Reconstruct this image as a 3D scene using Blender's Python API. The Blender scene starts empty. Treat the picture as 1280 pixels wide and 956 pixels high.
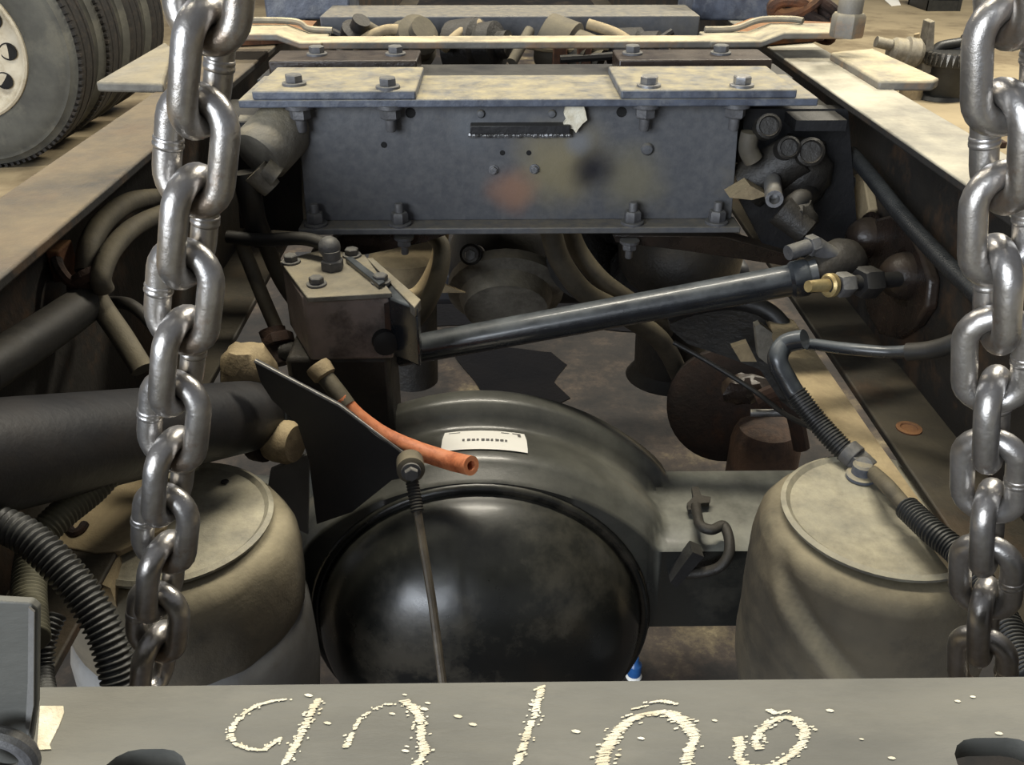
import bpy, bmesh, math, random
from mathutils import Vector, Matrix, noise
random.seed(7)
S = bpy.context.scene
COL = S.collection
PI = math.pi

# ------------------------------------------------------------------ camera
F = 1150.0                       # focal length in pixels of the 1280 wide frame
TH, PSI = math.radians(29.6), math.atan(0.0151)
CAM = Vector((-0.037, 0.0, 1.2))
cd = bpy.data.cameras.new('camera')
cam = bpy.data.objects.new('camera', cd)
COL.objects.link(cam)
cam.location = CAM
cam.rotation_euler = (PI/2 - TH, 0, -PSI)
cd.sensor_fit = 'HORIZONTAL'
cd.sensor_width = 36.0
cd.lens = 36.0 * F / 1280.0
cd.clip_start = 0.01
S.camera = cam

# ------------------------------------------------------------------ world, lamps, exposure
w = bpy.data.worlds.new('world'); S.world = w; w.use_nodes = True
bg = w.node_tree.nodes['Background']
bg.inputs[0].default_value = (0.30, 0.31, 0.34, 1)
bg.inputs[1].default_value = 0.55
def area(name, loc, target, sx, sy, energy, col):
    l = bpy.data.lights.new(name, 'AREA'); l.shape = 'RECTANGLE'
    l.size, l.size_y, l.energy, l.color = sx, sy, energy, col
    o = bpy.data.objects.new(name, l); COL.objects.link(o)
    o.location = loc
    d = Vector(target) - Vector(loc)
    o.rotation_euler = d.to_track_quat('-Z', 'Y').to_euler()
    return o
area('strip_lamp', (-0.3, 1.8, 5.0), (-0.3, 1.8, 0), 2.4, 0.5, 210, (1.0, 0.93, 0.78))
area('strip_lamp', (3.6, 5.0, 5.0), (3.6, 5.0, 0), 2.6, 0.7, 560, (1.0, 0.93, 0.78))
area('strip_lamp', (-3.6, 5.0, 5.0), (-3.6, 5.0, 0), 2.4, 0.6, 200, (1.0, 0.93, 0.8))
area('door_daylight', (-3.6, -4.5, 2.4), (0, 1, 0.9), 3.8, 3.4, 530, (0.86, 0.92, 1.0))
S.view_settings.view_transform = 'Standard'
S.view_settings.look = 'None'
S.view_settings.gamma = 1.0
S.view_settings.use_curve_mapping = False
S.view_settings.exposure = 0.1

# ------------------------------------------------------------------ helpers
cT, sT, cP, sP = math.cos(TH), math.sin(TH), math.cos(PSI), math.sin(PSI)
FH = Vector((sP, cP, 0)); RT = Vector((cP, -sP, 0))
FW = FH*cT + Vector((0, 0, -sT)); UP = FH*sT + Vector((0, 0, cT))
def T(px, py, Y=None, Z=None, X=None, D=None):
    """point of the place measured off the photograph: pixel plus one known plane"""
    d = FW + RT*((px-640)/F) - UP*((py-478)/F)
    if Y is not None: t = (Y-CAM.y)/d.y
    elif Z is not None: t = (Z-CAM.z)/d.z
    elif X is not None: t = (X-CAM.x)/d.x
    else: t = D
    return CAM + d*t

def lin(c):
    return tuple(((v/255)/12.92 if v/255 <= 0.04045 else ((v/255+0.055)/1.055)**2.4) for v in c) + (1,)

def mat(name, c1, c2=None, rough=0.5, metal=0.0, scale=18, dust=None, amt=0.0, c3=None, s3=6, a3=0.5, bump=0.15,
        bscale=120, rvar=0.12, spec=0.5, streak=None, coat=0.0, th3=0.5, xmask=None):
    m = bpy.data.materials.new(name); m.use_nodes = True
    N, L = m.node_tree.nodes, m.node_tree.links
    b = N['Principled BSDF']
    tc = N.new('ShaderNodeTexCoord'); vec = tc.outputs['Object']
    if streak:
        mp = N.new('ShaderNodeMapping'); mp.inputs['Scale'].default_value = streak
        L.new(vec, mp.inputs['Vector']); vec = mp.outputs['Vector']
    def nz(sc, det=4, r=0.6):
        n = N.new('ShaderNodeTexNoise'); n.inputs['Scale'].default_value = sc
        n.inputs['Detail'].default_value = det; n.inputs['Roughness'].default_value = r
        L.new(vec, n.inputs['Vector']); return n.outputs['Fac']
    def ramp(src, a, bb):
        r = N.new('ShaderNodeMapRange'); r.inputs['From Min'].default_value = a; r.inputs['From Max'].default_value = bb
        L.new(src, r.inputs['Value']); return r.outputs['Result']
    def mixc(f, a, bcol):
        x = N.new('ShaderNodeMix'); x.data_type = 'RGBA'
        if hasattr(f, 'links'): L.new(f, x.inputs['Factor'])
        else: x.inputs['Factor'].default_value = f
        for sock, v in ((x.inputs['A'], a), (x.inputs['B'], bcol)):
            if isinstance(v, tuple): sock.default_value = v
            else: L.new(v, sock)
        return x.outputs['Result']
    def mul(a, k):
        x = N.new('ShaderNodeMath'); x.operation = 'MULTIPLY'
        for i, v in enumerate((a, k)):
            if isinstance(v, (int, float)): x.inputs[i].default_value = v
            else: L.new(v, x.inputs[i])
        return x.outputs[0]
    col = lin(c1)
    if c2: col = mixc(ramp(nz(scale), 0.35, 0.65), col, lin(c2))
    if c3: col = mixc(mul(ramp(nz(s3, 6, 0.7), th3, th3+0.12), a3), col, lin(c3))
    rsock = None
    if dust:
        g = N.new('ShaderNodeNewGeometry'); sx = N.new('ShaderNodeSeparateXYZ')
        L.new(g.outputs['Normal'], sx.inputs[0])
        f = mul(mul(ramp(sx.outputs['Z'], 0.1, 0.9), ramp(nz(scale*0.7, 6, 0.7), 0.25, 0.65)), amt)
        if xmask:                                  # dust left where nobody wiped it: only far from the middle
            so = N.new('ShaderNodeSeparateXYZ'); L.new(tc.outputs['Object'], so.inputs[0])
            ab_ = N.new('ShaderNodeMath'); ab_.operation = 'ABSOLUTE'; L.new(so.outputs['X'], ab_.inputs[0])
            mr = N.new('ShaderNodeMapRange'); mr.interpolation_type = 'SMOOTHSTEP'
            mr.inputs['From Min'].default_value, mr.inputs['From Max'].default_value = xmask[:2]
            mr.inputs['To Min'].default_value = xmask[2]; L.new(ab_.outputs[0], mr.inputs['Value'])
            f = mul(f, mr.outputs['Result'])
        col = mixc(f, col, lin(dust))
        rr = N.new('ShaderNodeMapRange'); rr.inputs['To Min'].default_value = rough; rr.inputs['To Max'].default_value = 0.85
        L.new(f, rr.inputs['Value']); rsock = rr.outputs['Result']
    if isinstance(col, tuple): b.inputs['Base Color'].default_value = col
    else: L.new(col, b.inputs['Base Color'])
    fine = nz(bscale, 5, 0.65)
    ra = N.new('ShaderNodeMapRange'); ra.inputs['To Min'].default_value = -rvar; ra.inputs['To Max'].default_value = rvar
    L.new(nz(scale*1.7, 4), ra.inputs['Value'])
    ad = N.new('ShaderNodeMath'); ad.operation = 'ADD'; ad.use_clamp = True
    L.new(ra.outputs['Result'], ad.inputs[0])
    if rsock: L.new(rsock, ad.inputs[1])
    else: ad.inputs[1].default_value = rough
    L.new(ad.outputs[0], b.inputs['Roughness'])
    b.inputs['Metallic'].default_value = metal
    b.inputs['Specular IOR Level'].default_value = spec
    b.inputs['Coat Weight'].default_value = coat
    b.inputs['Coat Roughness'].default_value = 0.15
    if bump:
        bp = N.new('ShaderNodeBump'); bp.inputs['Strength'].default_value = bump; bp.inputs['Distance'].default_value = 0.004
        L.new(fine, bp.inputs['Height']); L.new(bp.outputs['Normal'], b.inputs['Normal'])
    return m

DUST = (176, 164, 134)
M = {
 'chain': mat('chain_steel', (188,186,184), (160,155,148), rough=0.33, metal=0.9, scale=60, c3=(130,104,76), s3=45, a3=0.5, bump=0.12, bscale=220, th3=0.56),
 'rail': mat('rail_paint', (42,41,40), (30,30,30), rough=0.45, scale=9, dust=(192,185,164), amt=1.0, c3=(92,72,50), s3=9, a3=0.5, bump=0.2),
 'rail_left': mat('rail_paint_brown', (40,39,38), (30,29,28), rough=0.55, scale=12, dust=(124,110,86), amt=0.95, c3=(98,74,48), s3=9, a3=0.5, bump=0.25),
 'web': mat('crossmember_paint', (92,93,95), (79,81,85), rough=0.42, scale=110, c3=(104,98,84), s3=5, a3=0.4, th3=0.55, bump=0.12, dust=(150,140,116), amt=0.6),
 'bluesteel': mat('worn_blue_steel', (88,94,106), (66,70,80), rough=0.45, scale=48, dust=(164,153,122), amt=0.95, c3=(120,122,124), s3=30, a3=0.5, bump=0.25),
 'dustbar': mat('dusty_bar', (112,108,100), (90,86,78), rough=0.6, scale=22, dust=(206,192,156), amt=1.0, c3=(140,106,70), s3=16, a3=0.5, bump=0.3),
 'black': mat('gloss_black', (15,16,16), (22,23,22), rough=0.24, scale=10, dust=(84,84,74), amt=0.45, c3=(66,62,54), s3=7, a3=0.7, bump=0.05, coat=0.1),
 'housing': mat('axle_paint', (24,25,24), (32,33,31), rough=0.3, scale=9, dust=(150,150,138), amt=1.0, xmask=(0.10,0.26,0.30), c3=(60,58,52), s3=7, a3=0.5, bump=0.08, coat=0.2),
 'flange_dark': mat('rail_inner_paint', (38,35,31), (28,26,24), rough=0.6, scale=12, dust=(92,84,66), amt=0.7, c3=(84,62,42), s3=10, a3=0.5, bump=0.25),
 'rodblack': mat('rod_black', (22,24,28), (32,35,40), rough=0.25, scale=30, dust=(110,116,118), amt=0.6, bump=0.1, coat=0.3),
 'grime': mat('greasy_black', (24,23,22), (38,35,31), rough=0.5, scale=30, dust=(78,73,63), amt=0.6, bump=0.4),
 'dark': mat('dark_steel', (34,34,35), (24,24,26), rough=0.45, scale=20, dust=(90,86,74), amt=0.45, bump=0.2),
 'navy': mat('dark_navy_steel', (20,21,25), (28,28,31), rough=0.5, scale=14, dust=(48,47,46), amt=0.15, c3=(36,32,30), s3=9, a3=0.5, bump=0.12),
 'block': mat('block_paint', (134,122,116), (104,94,88), rough=0.5, scale=16, c3=(44,38,34), s3=14, a3=0.7, bump=0.2),
 'brown': mat('brown_cast', (46,36,30), (30,25,22), rough=0.28, scale=24, dust=(92,80,64), amt=0.5, bump=0.25),
 'rust': mat('rusty_steel', (112,72,44), (76,52,38), rough=0.85, scale=26, c3=(60,48,42), s3=14, a3=0.8, dust=(176,130,82), amt=0.7, bump=0.6),
 'rustdark': mat('dark_rust', (46,33,26), (28,22,19), rough=0.85, scale=24, c3=(74,48,31), s3=12, a3=0.6, bump=0.5),
 'greymetal': mat('grey_cast', (120,116,106), (92,88,80), rough=0.65, scale=26, dust=DUST, amt=0.6, c3=(66,62,56), s3=18, a3=0.5, bump=0.4),
 'beige': mat('beige_dusty', (150,134,104), (118,104,80), rough=0.8, scale=22, dust=(196,176,136), amt=0.7, c3=(84,72,54), s3=14, a3=0.6, bump=0.4),
 'airbag': mat('dusty_rubber', (92,84,68), (72,66,55), rough=0.8, scale=9, dust=(168,158,130), amt=0.85, c3=(58,54,46), s3=11, a3=0.75, bump=0.3, bscale=70),
 'airbag_top': mat('bead_plate', (130,128,116), (92,90,84), rough=0.5, scale=22, dust=(190,182,156), amt=0.8, c3=(70,68,62), s3=15, a3=0.8, bump=0.3),
 'piston': mat('grey_piston', (122,122,120), (96,94,90), rough=0.7, scale=8, c3=(86,80,70), s3=5, a3=0.6, bump=0.15),
 'rubber': mat('hose_rubber', (32,32,32), (25,25,25), rough=0.5, scale=30, dust=(86,80,68), amt=0.5, bump=0.1),
 'hosegrey': mat('dusty_hose', (84,78,66), (62,58,50), rough=0.7, scale=26, dust=(134,124,98), amt=0.7, bump=0.2),
 'loom': mat('loom_black', (24,25,27), (34,35,36), rough=0.38, scale=30, dust=(92,92,86), amt=0.5, bump=0.1),
 'loomgrey': mat('loom_dusty', (80,78,62), (62,60,50), rough=0.6, scale=26, dust=(138,134,108), amt=0.7, bump=0.1),
 'orange': mat('orange_hose', (226,148,104), (212,116,70), rough=0.5, scale=40, dust=(222,156,120), amt=0.4, c3=(120,62,42), s3=40, a3=0.5, bump=0.2),
 'steel': mat('bright_bolt', (150,152,156), (112,112,114), rough=0.38, metal=0.7, scale=60, dust=(176,166,140), amt=0.5, bump=0.2),
 'boltgrey': mat('grey_bolt', (98,98,100), (74,74,76), rough=0.55, metal=0.2, scale=50, dust=(150,146,130), amt=0.5, bump=0.3),
 'brass': mat('brass', (196,178,130), (160,140,96), rough=0.4, metal=0.6, scale=60, bump=0.15),
 'paint': mat('white_paint', (232,226,206), (206,196,170), rough=0.7, scale=90, bump=0.4, bscale=300),
 'label': mat('label_paper', (236,234,226), None, rough=0.6, bump=0),
 'ink': mat('label_ink', (96,94,92), None, rough=0.7, bump=0),
 'beam': mat('beam_paint', (92,92,87), (76,76,72), rough=0.55, scale=16, c3=(112,110,102), s3=26, a3=0.4, bump=0.15, streak=(0.5,1.6,1), spec=0.4, dust=(124,122,112), amt=0.6),
 'hub': mat('wheel_paint', (206,198,178), (184,174,152), rough=0.5, scale=14, c3=(142,126,98), s3=8, a3=0.5, bump=0.1),
 'tyre': mat('tyre_rubber', (86,86,80), (70,70,66), rough=0.8, scale=9, c3=(104,102,92), s3=5, a3=0.6, bump=0.2),
 'tread': mat('tread_rubber', (40,38,36), (30,29,28), rough=0.85, scale=20, c3=(66,58,50), s3=30, a3=0.5, bump=0.3),
 'plasticblack': mat('black_plastic', (26,27,26), (36,36,34), rough=0.5, scale=30, bump=0.1),
 'blue': mat('blue_plastic', (44,92,150), (36,76,130), rough=0.35, scale=30, bump=0),
 'bore': mat('bore_dark', (10,10,10), None, rough=0.8, bump=0),
 'gear': mat('gear_steel', (150,146,138), (70,66,60), rough=0.3, metal=0.8, scale=50, bump=0.2),
 'wire': mat('thin_grey_rod', (96,88,74), (64,58,50), rough=0.5, scale=40, bump=0.2),
}

class G:
    """collects shapes into one bmesh, in world coordinates"""
    def __init__(s): s.b = bmesh.new(); s.mi = 0
    def _f(s, vs):
        try: return s.b.faces.new(vs)
        except ValueError: return None
    def box(s, c, size, rot=None):
        c = Vector(c); x, y, z = (Vector(size)*0.5)
        R = rot if rot else Matrix.Identity(3)
        v = [s.b.verts.new(c + R @ Vector((i*x, j*y, k*z))) for i in (-1,1) for j in (-1,1) for k in (-1,1)]
        for q in ((0,1,3,2),(4,6,7,5),(0,4,5,1),(2,3,7,6),(0,2,6,4),(1,5,7,3)): s._f([v[i] for i in q])
        return s
    def bx(s, x0, x1, y0, y1, z0, z1):
        return s.box(((x0+x1)/2,(y0+y1)/2,(z0+z1)/2), (x1-x0,y1-y0,z1-z0))
    def prism(s, pts, ext):
        ext = Vector(ext); a = [s.b.verts.new(Vector(p)) for p in pts]; b = [s.b.verts.new(Vector(p)+ext) for p in pts]
        n = len(a); s._f(a); s._f(b[::-1])
        for i in range(n): s._f((a[i], b[i], b[(i+1)%n], a[(i+1)%n]))
        return s
    def rings(s, rings, cap0=True, cap1=True, closed=False):
        rv = [[s.b.verts.new(p) for p in r] for r in rings]; n = len(rv[0])
        m = len(rv)
        for i in range(m if closed else m-1):
            a, b = rv[i], rv[(i+1) % m]
            for j in range(n): s._f((a[j], a[(j+1)%n], b[(j+1)%n], b[j]))
        if not closed:
            if cap0: s._f(rv[0][::-1])
            if cap1: s._f(rv[-1])
        return s
    @staticmethod
    def frame(ax):
        ax = Vector(ax).normalized(); h = Vector((0,0,1)) if abs(ax.z) < 0.9 else Vector((1,0,0))
        u = ax.cross(h).normalized(); return ax, u, ax.cross(u).normalized()
    def lathe(s, prof, o, ax, n=32, warp=None, caps=True):
        """prof: (radius, distance along axis)"""
        ax, u, v = s.frame(ax); o = Vector(o); R = []
        for (r, t) in prof:
            ring = []
            for k in range(n):
                a = 2*PI*k/n; rr = max(r, 1e-5)*(1 + (warp(a, t) if warp else 0))
                ring.append(o + ax*t + (u*math.cos(a)+v*math.sin(a))*rr)
            R.append(ring)
        return s.rings(R, caps, caps)
    def cyl(s, p0, p1, r0, r1=None, n=20):
        p0, p1 = Vector(p0), Vector(p1); r1 = r0 if r1 is None else r1
        return s.lathe([(r0,0),(r1,(p1-p0).length)], p0, p1-p0, n)
    def hexa(s, p, ax, r, h): return s.lathe([(r*0.93,0),(r,h*0.12),(r,h*0.85),(r*0.86,h)], p, ax, 6)
    def sphere(s, c, r, n=20, sq=(1,1,1), jit=0):
        c = Vector(c); R = []
        for i in range(1, n//2):
            ph = PI*i/(n//2)
            ring = []
            for k in range(n):
                a = 2*PI*k/n
                d = Vector((math.sin(ph)*math.cos(a)*sq[0], math.sin(ph)*math.sin(a)*sq[1], -math.cos(ph)*sq[2]))
                ring.append(c + d*r*(1 + (jit*noise.noise((c+d*0.9)*3.1) if jit else 0)))
            R.append(ring)
        return s.rings(R)
    def tube(s, pts, r, n=14, sub=8, corr=None, closed=False, smooth=True, hollow=0.0):
        P = [Vector(p) for p in pts]
        if smooth and len(P) > 2:
            Q = []
            m = len(P)
            for i in range(m if closed else m-1):
                g = lambda k: P[k % m] if closed else P[min(max(k,0),m-1)]
                p0,p1,p2,p3 = g(i-1),g(i),g(i+1),g(i+2)
                for k in range(sub):
                    t = k/sub
                    Q.append(0.5*((2*p1)+(p2-p0)*t+(2*p0-5*p1+4*p2-p3)*t*t+(3*p1-p0-3*p2+p3)*t**3))
            if not closed: Q.append(P[-1])
            P = Q
        if corr:                                   # corrugated loom: resample to a quarter of the rib pitch
            per, amp = corr; D = [0]
            for i in range(1,len(P)): D.append(D[-1]+(P[i]-P[i-1]).length)
            k = max(8, int(D[-1]/per*4)); R = []; j = 0
            for i in range(k+1):
                d = D[-1]*i/k
                while j < len(D)-2 and D[j+1] < d: j += 1
                t = (d-D[j])/max(D[j+1]-D[j],1e-9); R.append(P[j].lerp(P[j+1], min(t,1)))
            P = R
        m = len(P); up = None; rg = []
        for i in range(m):
            if closed: tan = P[(i+1)%m]-P[i-1]
            else: tan = P[min(i+1,m-1)]-P[max(i-1,0)]
            tan.normalize()
            if up is None: _, up, _ = s.frame(tan)
            up = (up - tan*up.dot(tan)).normalized(); v = tan.cross(up)
            rr = r(i/(m-1)) if callable(r) else r
            if corr: rr += corr[1]*(1 if i % 4 in (0,1) else -1)
            rg.append([P[i]+(up*math.cos(2*PI*k/n)+v*math.sin(2*PI*k/n))*rr for k in range(n)])
        if hollow:                                 # open end: turn the wall inwards
            c = P[-1]; tan = (P[-1]-P[-2]).normalized()
            rg.append([c+(q-c)*hollow for q in rg[m-1]])
            rg.append([q-tan*0.02 for q in rg[m]])
        return s.rings(rg, closed=closed)

OFF = {}
def obj(name, g, m, parent=None, bevel=0.0, smooth=True, ang=35, label=None, kind=None):
    b = g.b
    bmesh.ops.remove_doubles(b, verts=b.verts, dist=1e-6)
    bmesh.ops.recalc_face_normals(b, faces=b.faces)
    if parent is not None: off = OFF[parent.name]
    else:
        xs = [v.co for v in b.verts]
        off = Vector(((min(p.x for p in xs)+max(p.x for p in xs))/2, (min(p.y for p in xs)+max(p.y for p in xs))/2, min(p.z for p in xs)))
    for v in b.verts: v.co -= off
    if smooth:
        for f in b.faces: f.smooth = True
        for e in b.edges:
            if len(e.link_faces) == 2 and e.calc_face_angle(0) > math.radians(ang): e.smooth = False
    me = bpy.data.meshes.new(name); b.to_mesh(me); b.free()
    for x in (m if isinstance(m, list) else [m]): me.materials.append(x if not isinstance(x, str) else M[x])
    o = bpy.data.objects.new(name, me); COL.objects.link(o)
    if parent is not None: o.parent = parent
    else: o.location = off
    OFF[o.name] = off
    if bevel:
        md = o.modifiers.new('bevel', 'BEVEL'); md.width = bevel; md.segments = 2; md.limit_method = 'ANGLE'; md.angle_limit = math.radians(40)
    if label: o['label'] = label
    if kind: o['kind'] = kind
    return o
def thing(name, label, cat, loc, group=None):
    o = bpy.data.objects.new(name, None); COL.objects.link(o); o.location = loc; o.empty_display_size = 0.05
    o['label'] = label; o['category'] = cat
    if group: o['group'] = group
    OFF[o.name] = Vector(loc); return o
def tag(o, label, cat, group=None):
    o['label'] = label; o['category'] = cat
    if group: o['group'] = group
    return o
def inst(name, src, parent, loc, axis=(0,0,1), scale=1.0, spin=0.0, mesh=None):
    """a part that shares the mesh of a like part (mesh built at the origin, +Z up)"""
    o = bpy.data.objects.new(name, src); COL.objects.link(o); o.parent = parent
    o.location = Vector(loc) - OFF[parent.name]
    o.rotation_euler = (Vector(axis).to_track_quat('Z','Y').to_matrix() @ Matrix.Rotation(spin,3,'Z')).to_euler()
    o.scale = (scale,)*3; OFF[o.name] = Vector(loc); return o
def proto(name, g, m, ang=35):
    b = g.b; bmesh.ops.recalc_face_normals(b, faces=b.faces)
    for f in b.faces: f.smooth = True
    for e in b.edges:
        if len(e.link_faces) == 2 and e.calc_face_angle(0) > math.radians(ang): e.smooth = False
    me = bpy.data.meshes.new(name); b.to_mesh(me); b.free(); me.materials.append(M[m]); return me

def bolt_g(r=0.008, h=0.007, washer=True, stud=0.0):
    g = G(); z = 0
    if washer: g.lathe([(r*1.35,-0.001),(r*1.35,0.002),(r*1.3,0.0025)], (0,0,0), (0,0,1), 20); z = 0.0025
    g.hexa((0,0,z), (0,0,1), r, h)
    if stud: g.lathe([(r*0.52,z),(r*0.52,z+h+stud*0.85),(r*0.42,z+h+stud)], (0,0,0), (0,0,1), 14)
    return g
BOLT = proto('bolt', bolt_g(), 'steel')
BOLT_DULL = proto('bolt_dull', bolt_g(), 'boltgrey')
NUT = proto('nut_stud', bolt_g(0.009, 0.009, True, 0.011), 'boltgrey')
NUT_DARK = proto('nut_dark', bolt_g(0.009, 0.011, True, 0.009), 'boltgrey')
RIVET = proto('rivet', G().lathe([(0.005,0),(0.0048,0.0015),(0.0035,0.003),(0.0,0.0035)], (0,0,0), (0,0,1), 14), 'web')

ZR = 0.962          # top of the frame rails
ZB = 0.679          # underside of the frame rails

# ================================================================== the setting
fm = mat('concrete', (150,136,108), (128,116,92), rough=0.85, scale=2.2, c3=(104,90,68), s3=1.1, a3=0.8, bump=0.35, bscale=40)
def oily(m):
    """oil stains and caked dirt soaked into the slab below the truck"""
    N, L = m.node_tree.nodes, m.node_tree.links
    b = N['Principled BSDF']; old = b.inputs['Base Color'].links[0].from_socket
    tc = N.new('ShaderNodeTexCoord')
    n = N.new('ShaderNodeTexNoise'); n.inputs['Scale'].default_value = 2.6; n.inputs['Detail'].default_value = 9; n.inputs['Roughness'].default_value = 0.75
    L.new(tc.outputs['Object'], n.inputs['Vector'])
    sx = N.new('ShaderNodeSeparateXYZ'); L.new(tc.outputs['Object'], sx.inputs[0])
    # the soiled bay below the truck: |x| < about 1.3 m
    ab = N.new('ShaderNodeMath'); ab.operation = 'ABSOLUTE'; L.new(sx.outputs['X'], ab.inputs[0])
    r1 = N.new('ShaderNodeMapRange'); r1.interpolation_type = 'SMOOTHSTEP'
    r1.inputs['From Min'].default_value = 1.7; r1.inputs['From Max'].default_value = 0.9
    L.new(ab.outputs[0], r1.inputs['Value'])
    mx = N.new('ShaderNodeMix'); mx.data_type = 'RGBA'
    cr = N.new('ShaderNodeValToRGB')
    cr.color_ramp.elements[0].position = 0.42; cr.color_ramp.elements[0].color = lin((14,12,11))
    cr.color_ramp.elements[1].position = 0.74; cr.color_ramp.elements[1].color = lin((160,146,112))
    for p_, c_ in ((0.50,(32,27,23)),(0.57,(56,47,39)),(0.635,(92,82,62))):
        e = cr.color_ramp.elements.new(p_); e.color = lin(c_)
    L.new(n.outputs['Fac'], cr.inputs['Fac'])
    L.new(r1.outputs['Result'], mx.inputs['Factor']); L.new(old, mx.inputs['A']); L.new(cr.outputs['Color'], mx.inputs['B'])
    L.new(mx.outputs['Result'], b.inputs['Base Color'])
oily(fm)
fl = obj('floor', G().bx(-14, 14, -6, 22, -0.12, 0), fm, kind='structure')
fl['label'] = 'tan concrete shop floor with dark oil stains under the truck'

oil_shade_mat = mat('oil', (9,8,8), (14,12,11), rough=0.3, scale=6, bump=0.25, bscale=60, spec=0.2)  # colours the oil puddle and also the painted shade patch
def puddle(pts, label):  # flat black shape: one oil puddle, one patch of painted shade
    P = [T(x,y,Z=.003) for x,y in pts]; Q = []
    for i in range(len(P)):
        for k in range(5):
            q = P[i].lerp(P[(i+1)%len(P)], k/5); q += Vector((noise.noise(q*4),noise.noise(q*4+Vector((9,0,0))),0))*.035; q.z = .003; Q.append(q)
    return tag(obj('oil_and_shade_patch', G().prism(Q, (0,0,-.0028)), oil_shade_mat), label, 'puddle')
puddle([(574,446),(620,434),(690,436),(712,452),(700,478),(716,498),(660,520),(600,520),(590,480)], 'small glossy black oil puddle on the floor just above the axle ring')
puddle([(505,372),(560,362),(700,366),(830,372),(880,392),(830,418),(700,404),(560,408),(500,414)], 'wide black patch painted for shade on the floor behind the torque rod')  # no oil here: black patch stands in for deep shade under the truck

# ================================================================== frame rails
def rail(name, label, xo, sgn, m, y0, y1):
    """sgn +1: the web is on the +x side, the flanges open inwards"""
    fw, tf, tw = 0.078, 0.009, 0.008
    t = thing(name, label, 'frame rail', (xo, y0, ZB))
    xi = xo - sgn*fw
    a, b = sorted((xi, xo)); obj('top_flange', G().bx(a, b, y0, y1, ZR-tf, ZR), m, t, bevel=0.002)
    obj('bottom_flange', G().bx(a, b, y0, y1, ZB, ZB+tf), 'flange_dark', t, bevel=0.002)
    c, d = sorted((xo - sgn*tw, xo)); obj('web', G().bx(c, d, y0, y1, ZB+tf, ZR-tf), 'flange_dark', t)
    return t
RL = rail('frame_rail', 'long steel frame rail on the left with a brown dusty top flange', -0.442, -1, 'rail_left', -0.05, 4.2)
RRt = rail('frame_rail', 'long steel frame rail on the right with a bright pale top flange', 0.436, 1, 'rail', -0.05, 4.2)
XL, XR = -0.434, 0.428          # inner faces of the webs
# round holes and their worn rims on the right rail: shallow rings standing proud
for px, py in ((968,155),(995,192),(1012,190)):
    p = T(px, py, X=XR)
    obj('hole_rim', G().lathe([(0.017,0),(0.017,0.003),(0.012,0.003),(0.012,0.0005)], p, (-1,0,0), 24), 'dark', RRt)
p = T(1136, 536, Z=ZB+0.009)
obj('hole_rim', G().lathe([(0.013,0),(0.013,0.0015),(0.009,0.002),(0.008,0.0004)], p, (0,0,1), 24), 'rust', RRt, label='rusty drilled hole in the bottom flange')

# ================================================================== crossmember
cm = thing('crossmember', 'dark painted plate crossmember bolted between the two frame rails', 'crossmember', (-0.0, 1.1, 0.80))
YW = 1.06
a = T(370, 132, Y=YW); b = T(925, 132, Y=YW); a2 = T(383, 276, Y=YW); b2 = T(914, 276, Y=YW)
zt = ZR - 0.001
obj('web_plate', G().prism([(a.x,YW,zt),(b.x,YW,zt),(b2.x,YW,a2.z),(a2.x,YW,a2.z)], (0,0.009,0)), 'web', cm, bevel=0.001)
def burn(m, marks):
    """scorch marks left by the welding torch: round stains in the paint"""
    N, L = m.node_tree.nodes, m.node_tree.links; b = N['Principled BSDF']
    tc = N.new('ShaderNodeTexCoord'); nz = N.new('ShaderNodeTexNoise'); nz.inputs['Scale'].default_value = 22; L.new(tc.outputs['Object'], nz.inputs['Vector'])
    for p, r, c, k in marks:
        d = N.new('ShaderNodeVectorMath'); d.operation = 'DISTANCE'; L.new(tc.outputs['Object'], d.inputs[0]); d.inputs[1].default_value = p
        a_ = N.new('ShaderNodeMath'); a_.operation = 'MULTIPLY_ADD'; L.new(nz.outputs['Fac'], a_.inputs[0]); a_.inputs[1].default_value = r*.7; L.new(d.outputs['Value'], a_.inputs[2])
        mr = N.new('ShaderNodeMapRange'); mr.interpolation_type = 'SMOOTHSTEP'
        mr.inputs['From Min'].default_value = r*1.35; mr.inputs['From Max'].default_value = r*.45; mr.inputs['To Max'].default_value = k; L.new(a_.outputs[0], mr.inputs['Value'])
        mx = N.new('ShaderNodeMix'); mx.data_type = 'RGBA'; L.new(mr.outputs['Result'], mx.inputs['Factor'])
        L.new(b.inputs['Base Color'].links[0].from_socket, mx.inputs['A']); mx.inputs['B'].default_value = lin(c); L.new(mx.outputs['Result'], b.inputs['Base Color'])
wm = M['web'].copy(); wm.name = 'scorched_paint'
bpy.data.objects['web_plate'].data.materials[0] = wm
burn(wm, [(T(px,py,Y=YW)-OFF['crossmember'], r, c, k) for px,py,r,c,k in
     ((700,205,.075,(132,122,92),.75), (640,238,.040,(146,110,88),.7), (790,225,.055,(122,116,92),.6), (742,212,.036,(24,24,32),.95), (722,178,.022,(112,118,128),.6), (585,165,.035,(104,108,112),.5))])
obj('bottom_lip', G().bx(a2.x-0.005, b2.x+0.005, YW-0.028, YW+0.008, a2.z-0.008, a2.z), 'web', cm, bevel=0.0015)
xl, xr = -0.322, 0.318
obj('top_flange', G().bx(xl, xr, 1.035, 1.165, ZR, ZR+0.009), 'bluesteel', cm, bevel=0.0015)
pa = T(520, 110, Z=ZR+0.02).x; pb = T(776, 110, Z=ZR+0.02).x
xr2 = T(1008, 122, Z=ZR+0.02).x; xl2 = T(310, 122, Z=ZR+0.02).x
obj('clamp_plate', G().bx(xl2-0.005, pa, 1.032, 1.165, ZR+0.009, ZR+0.019), 'bluesteel', cm, bevel=0.002)
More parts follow.
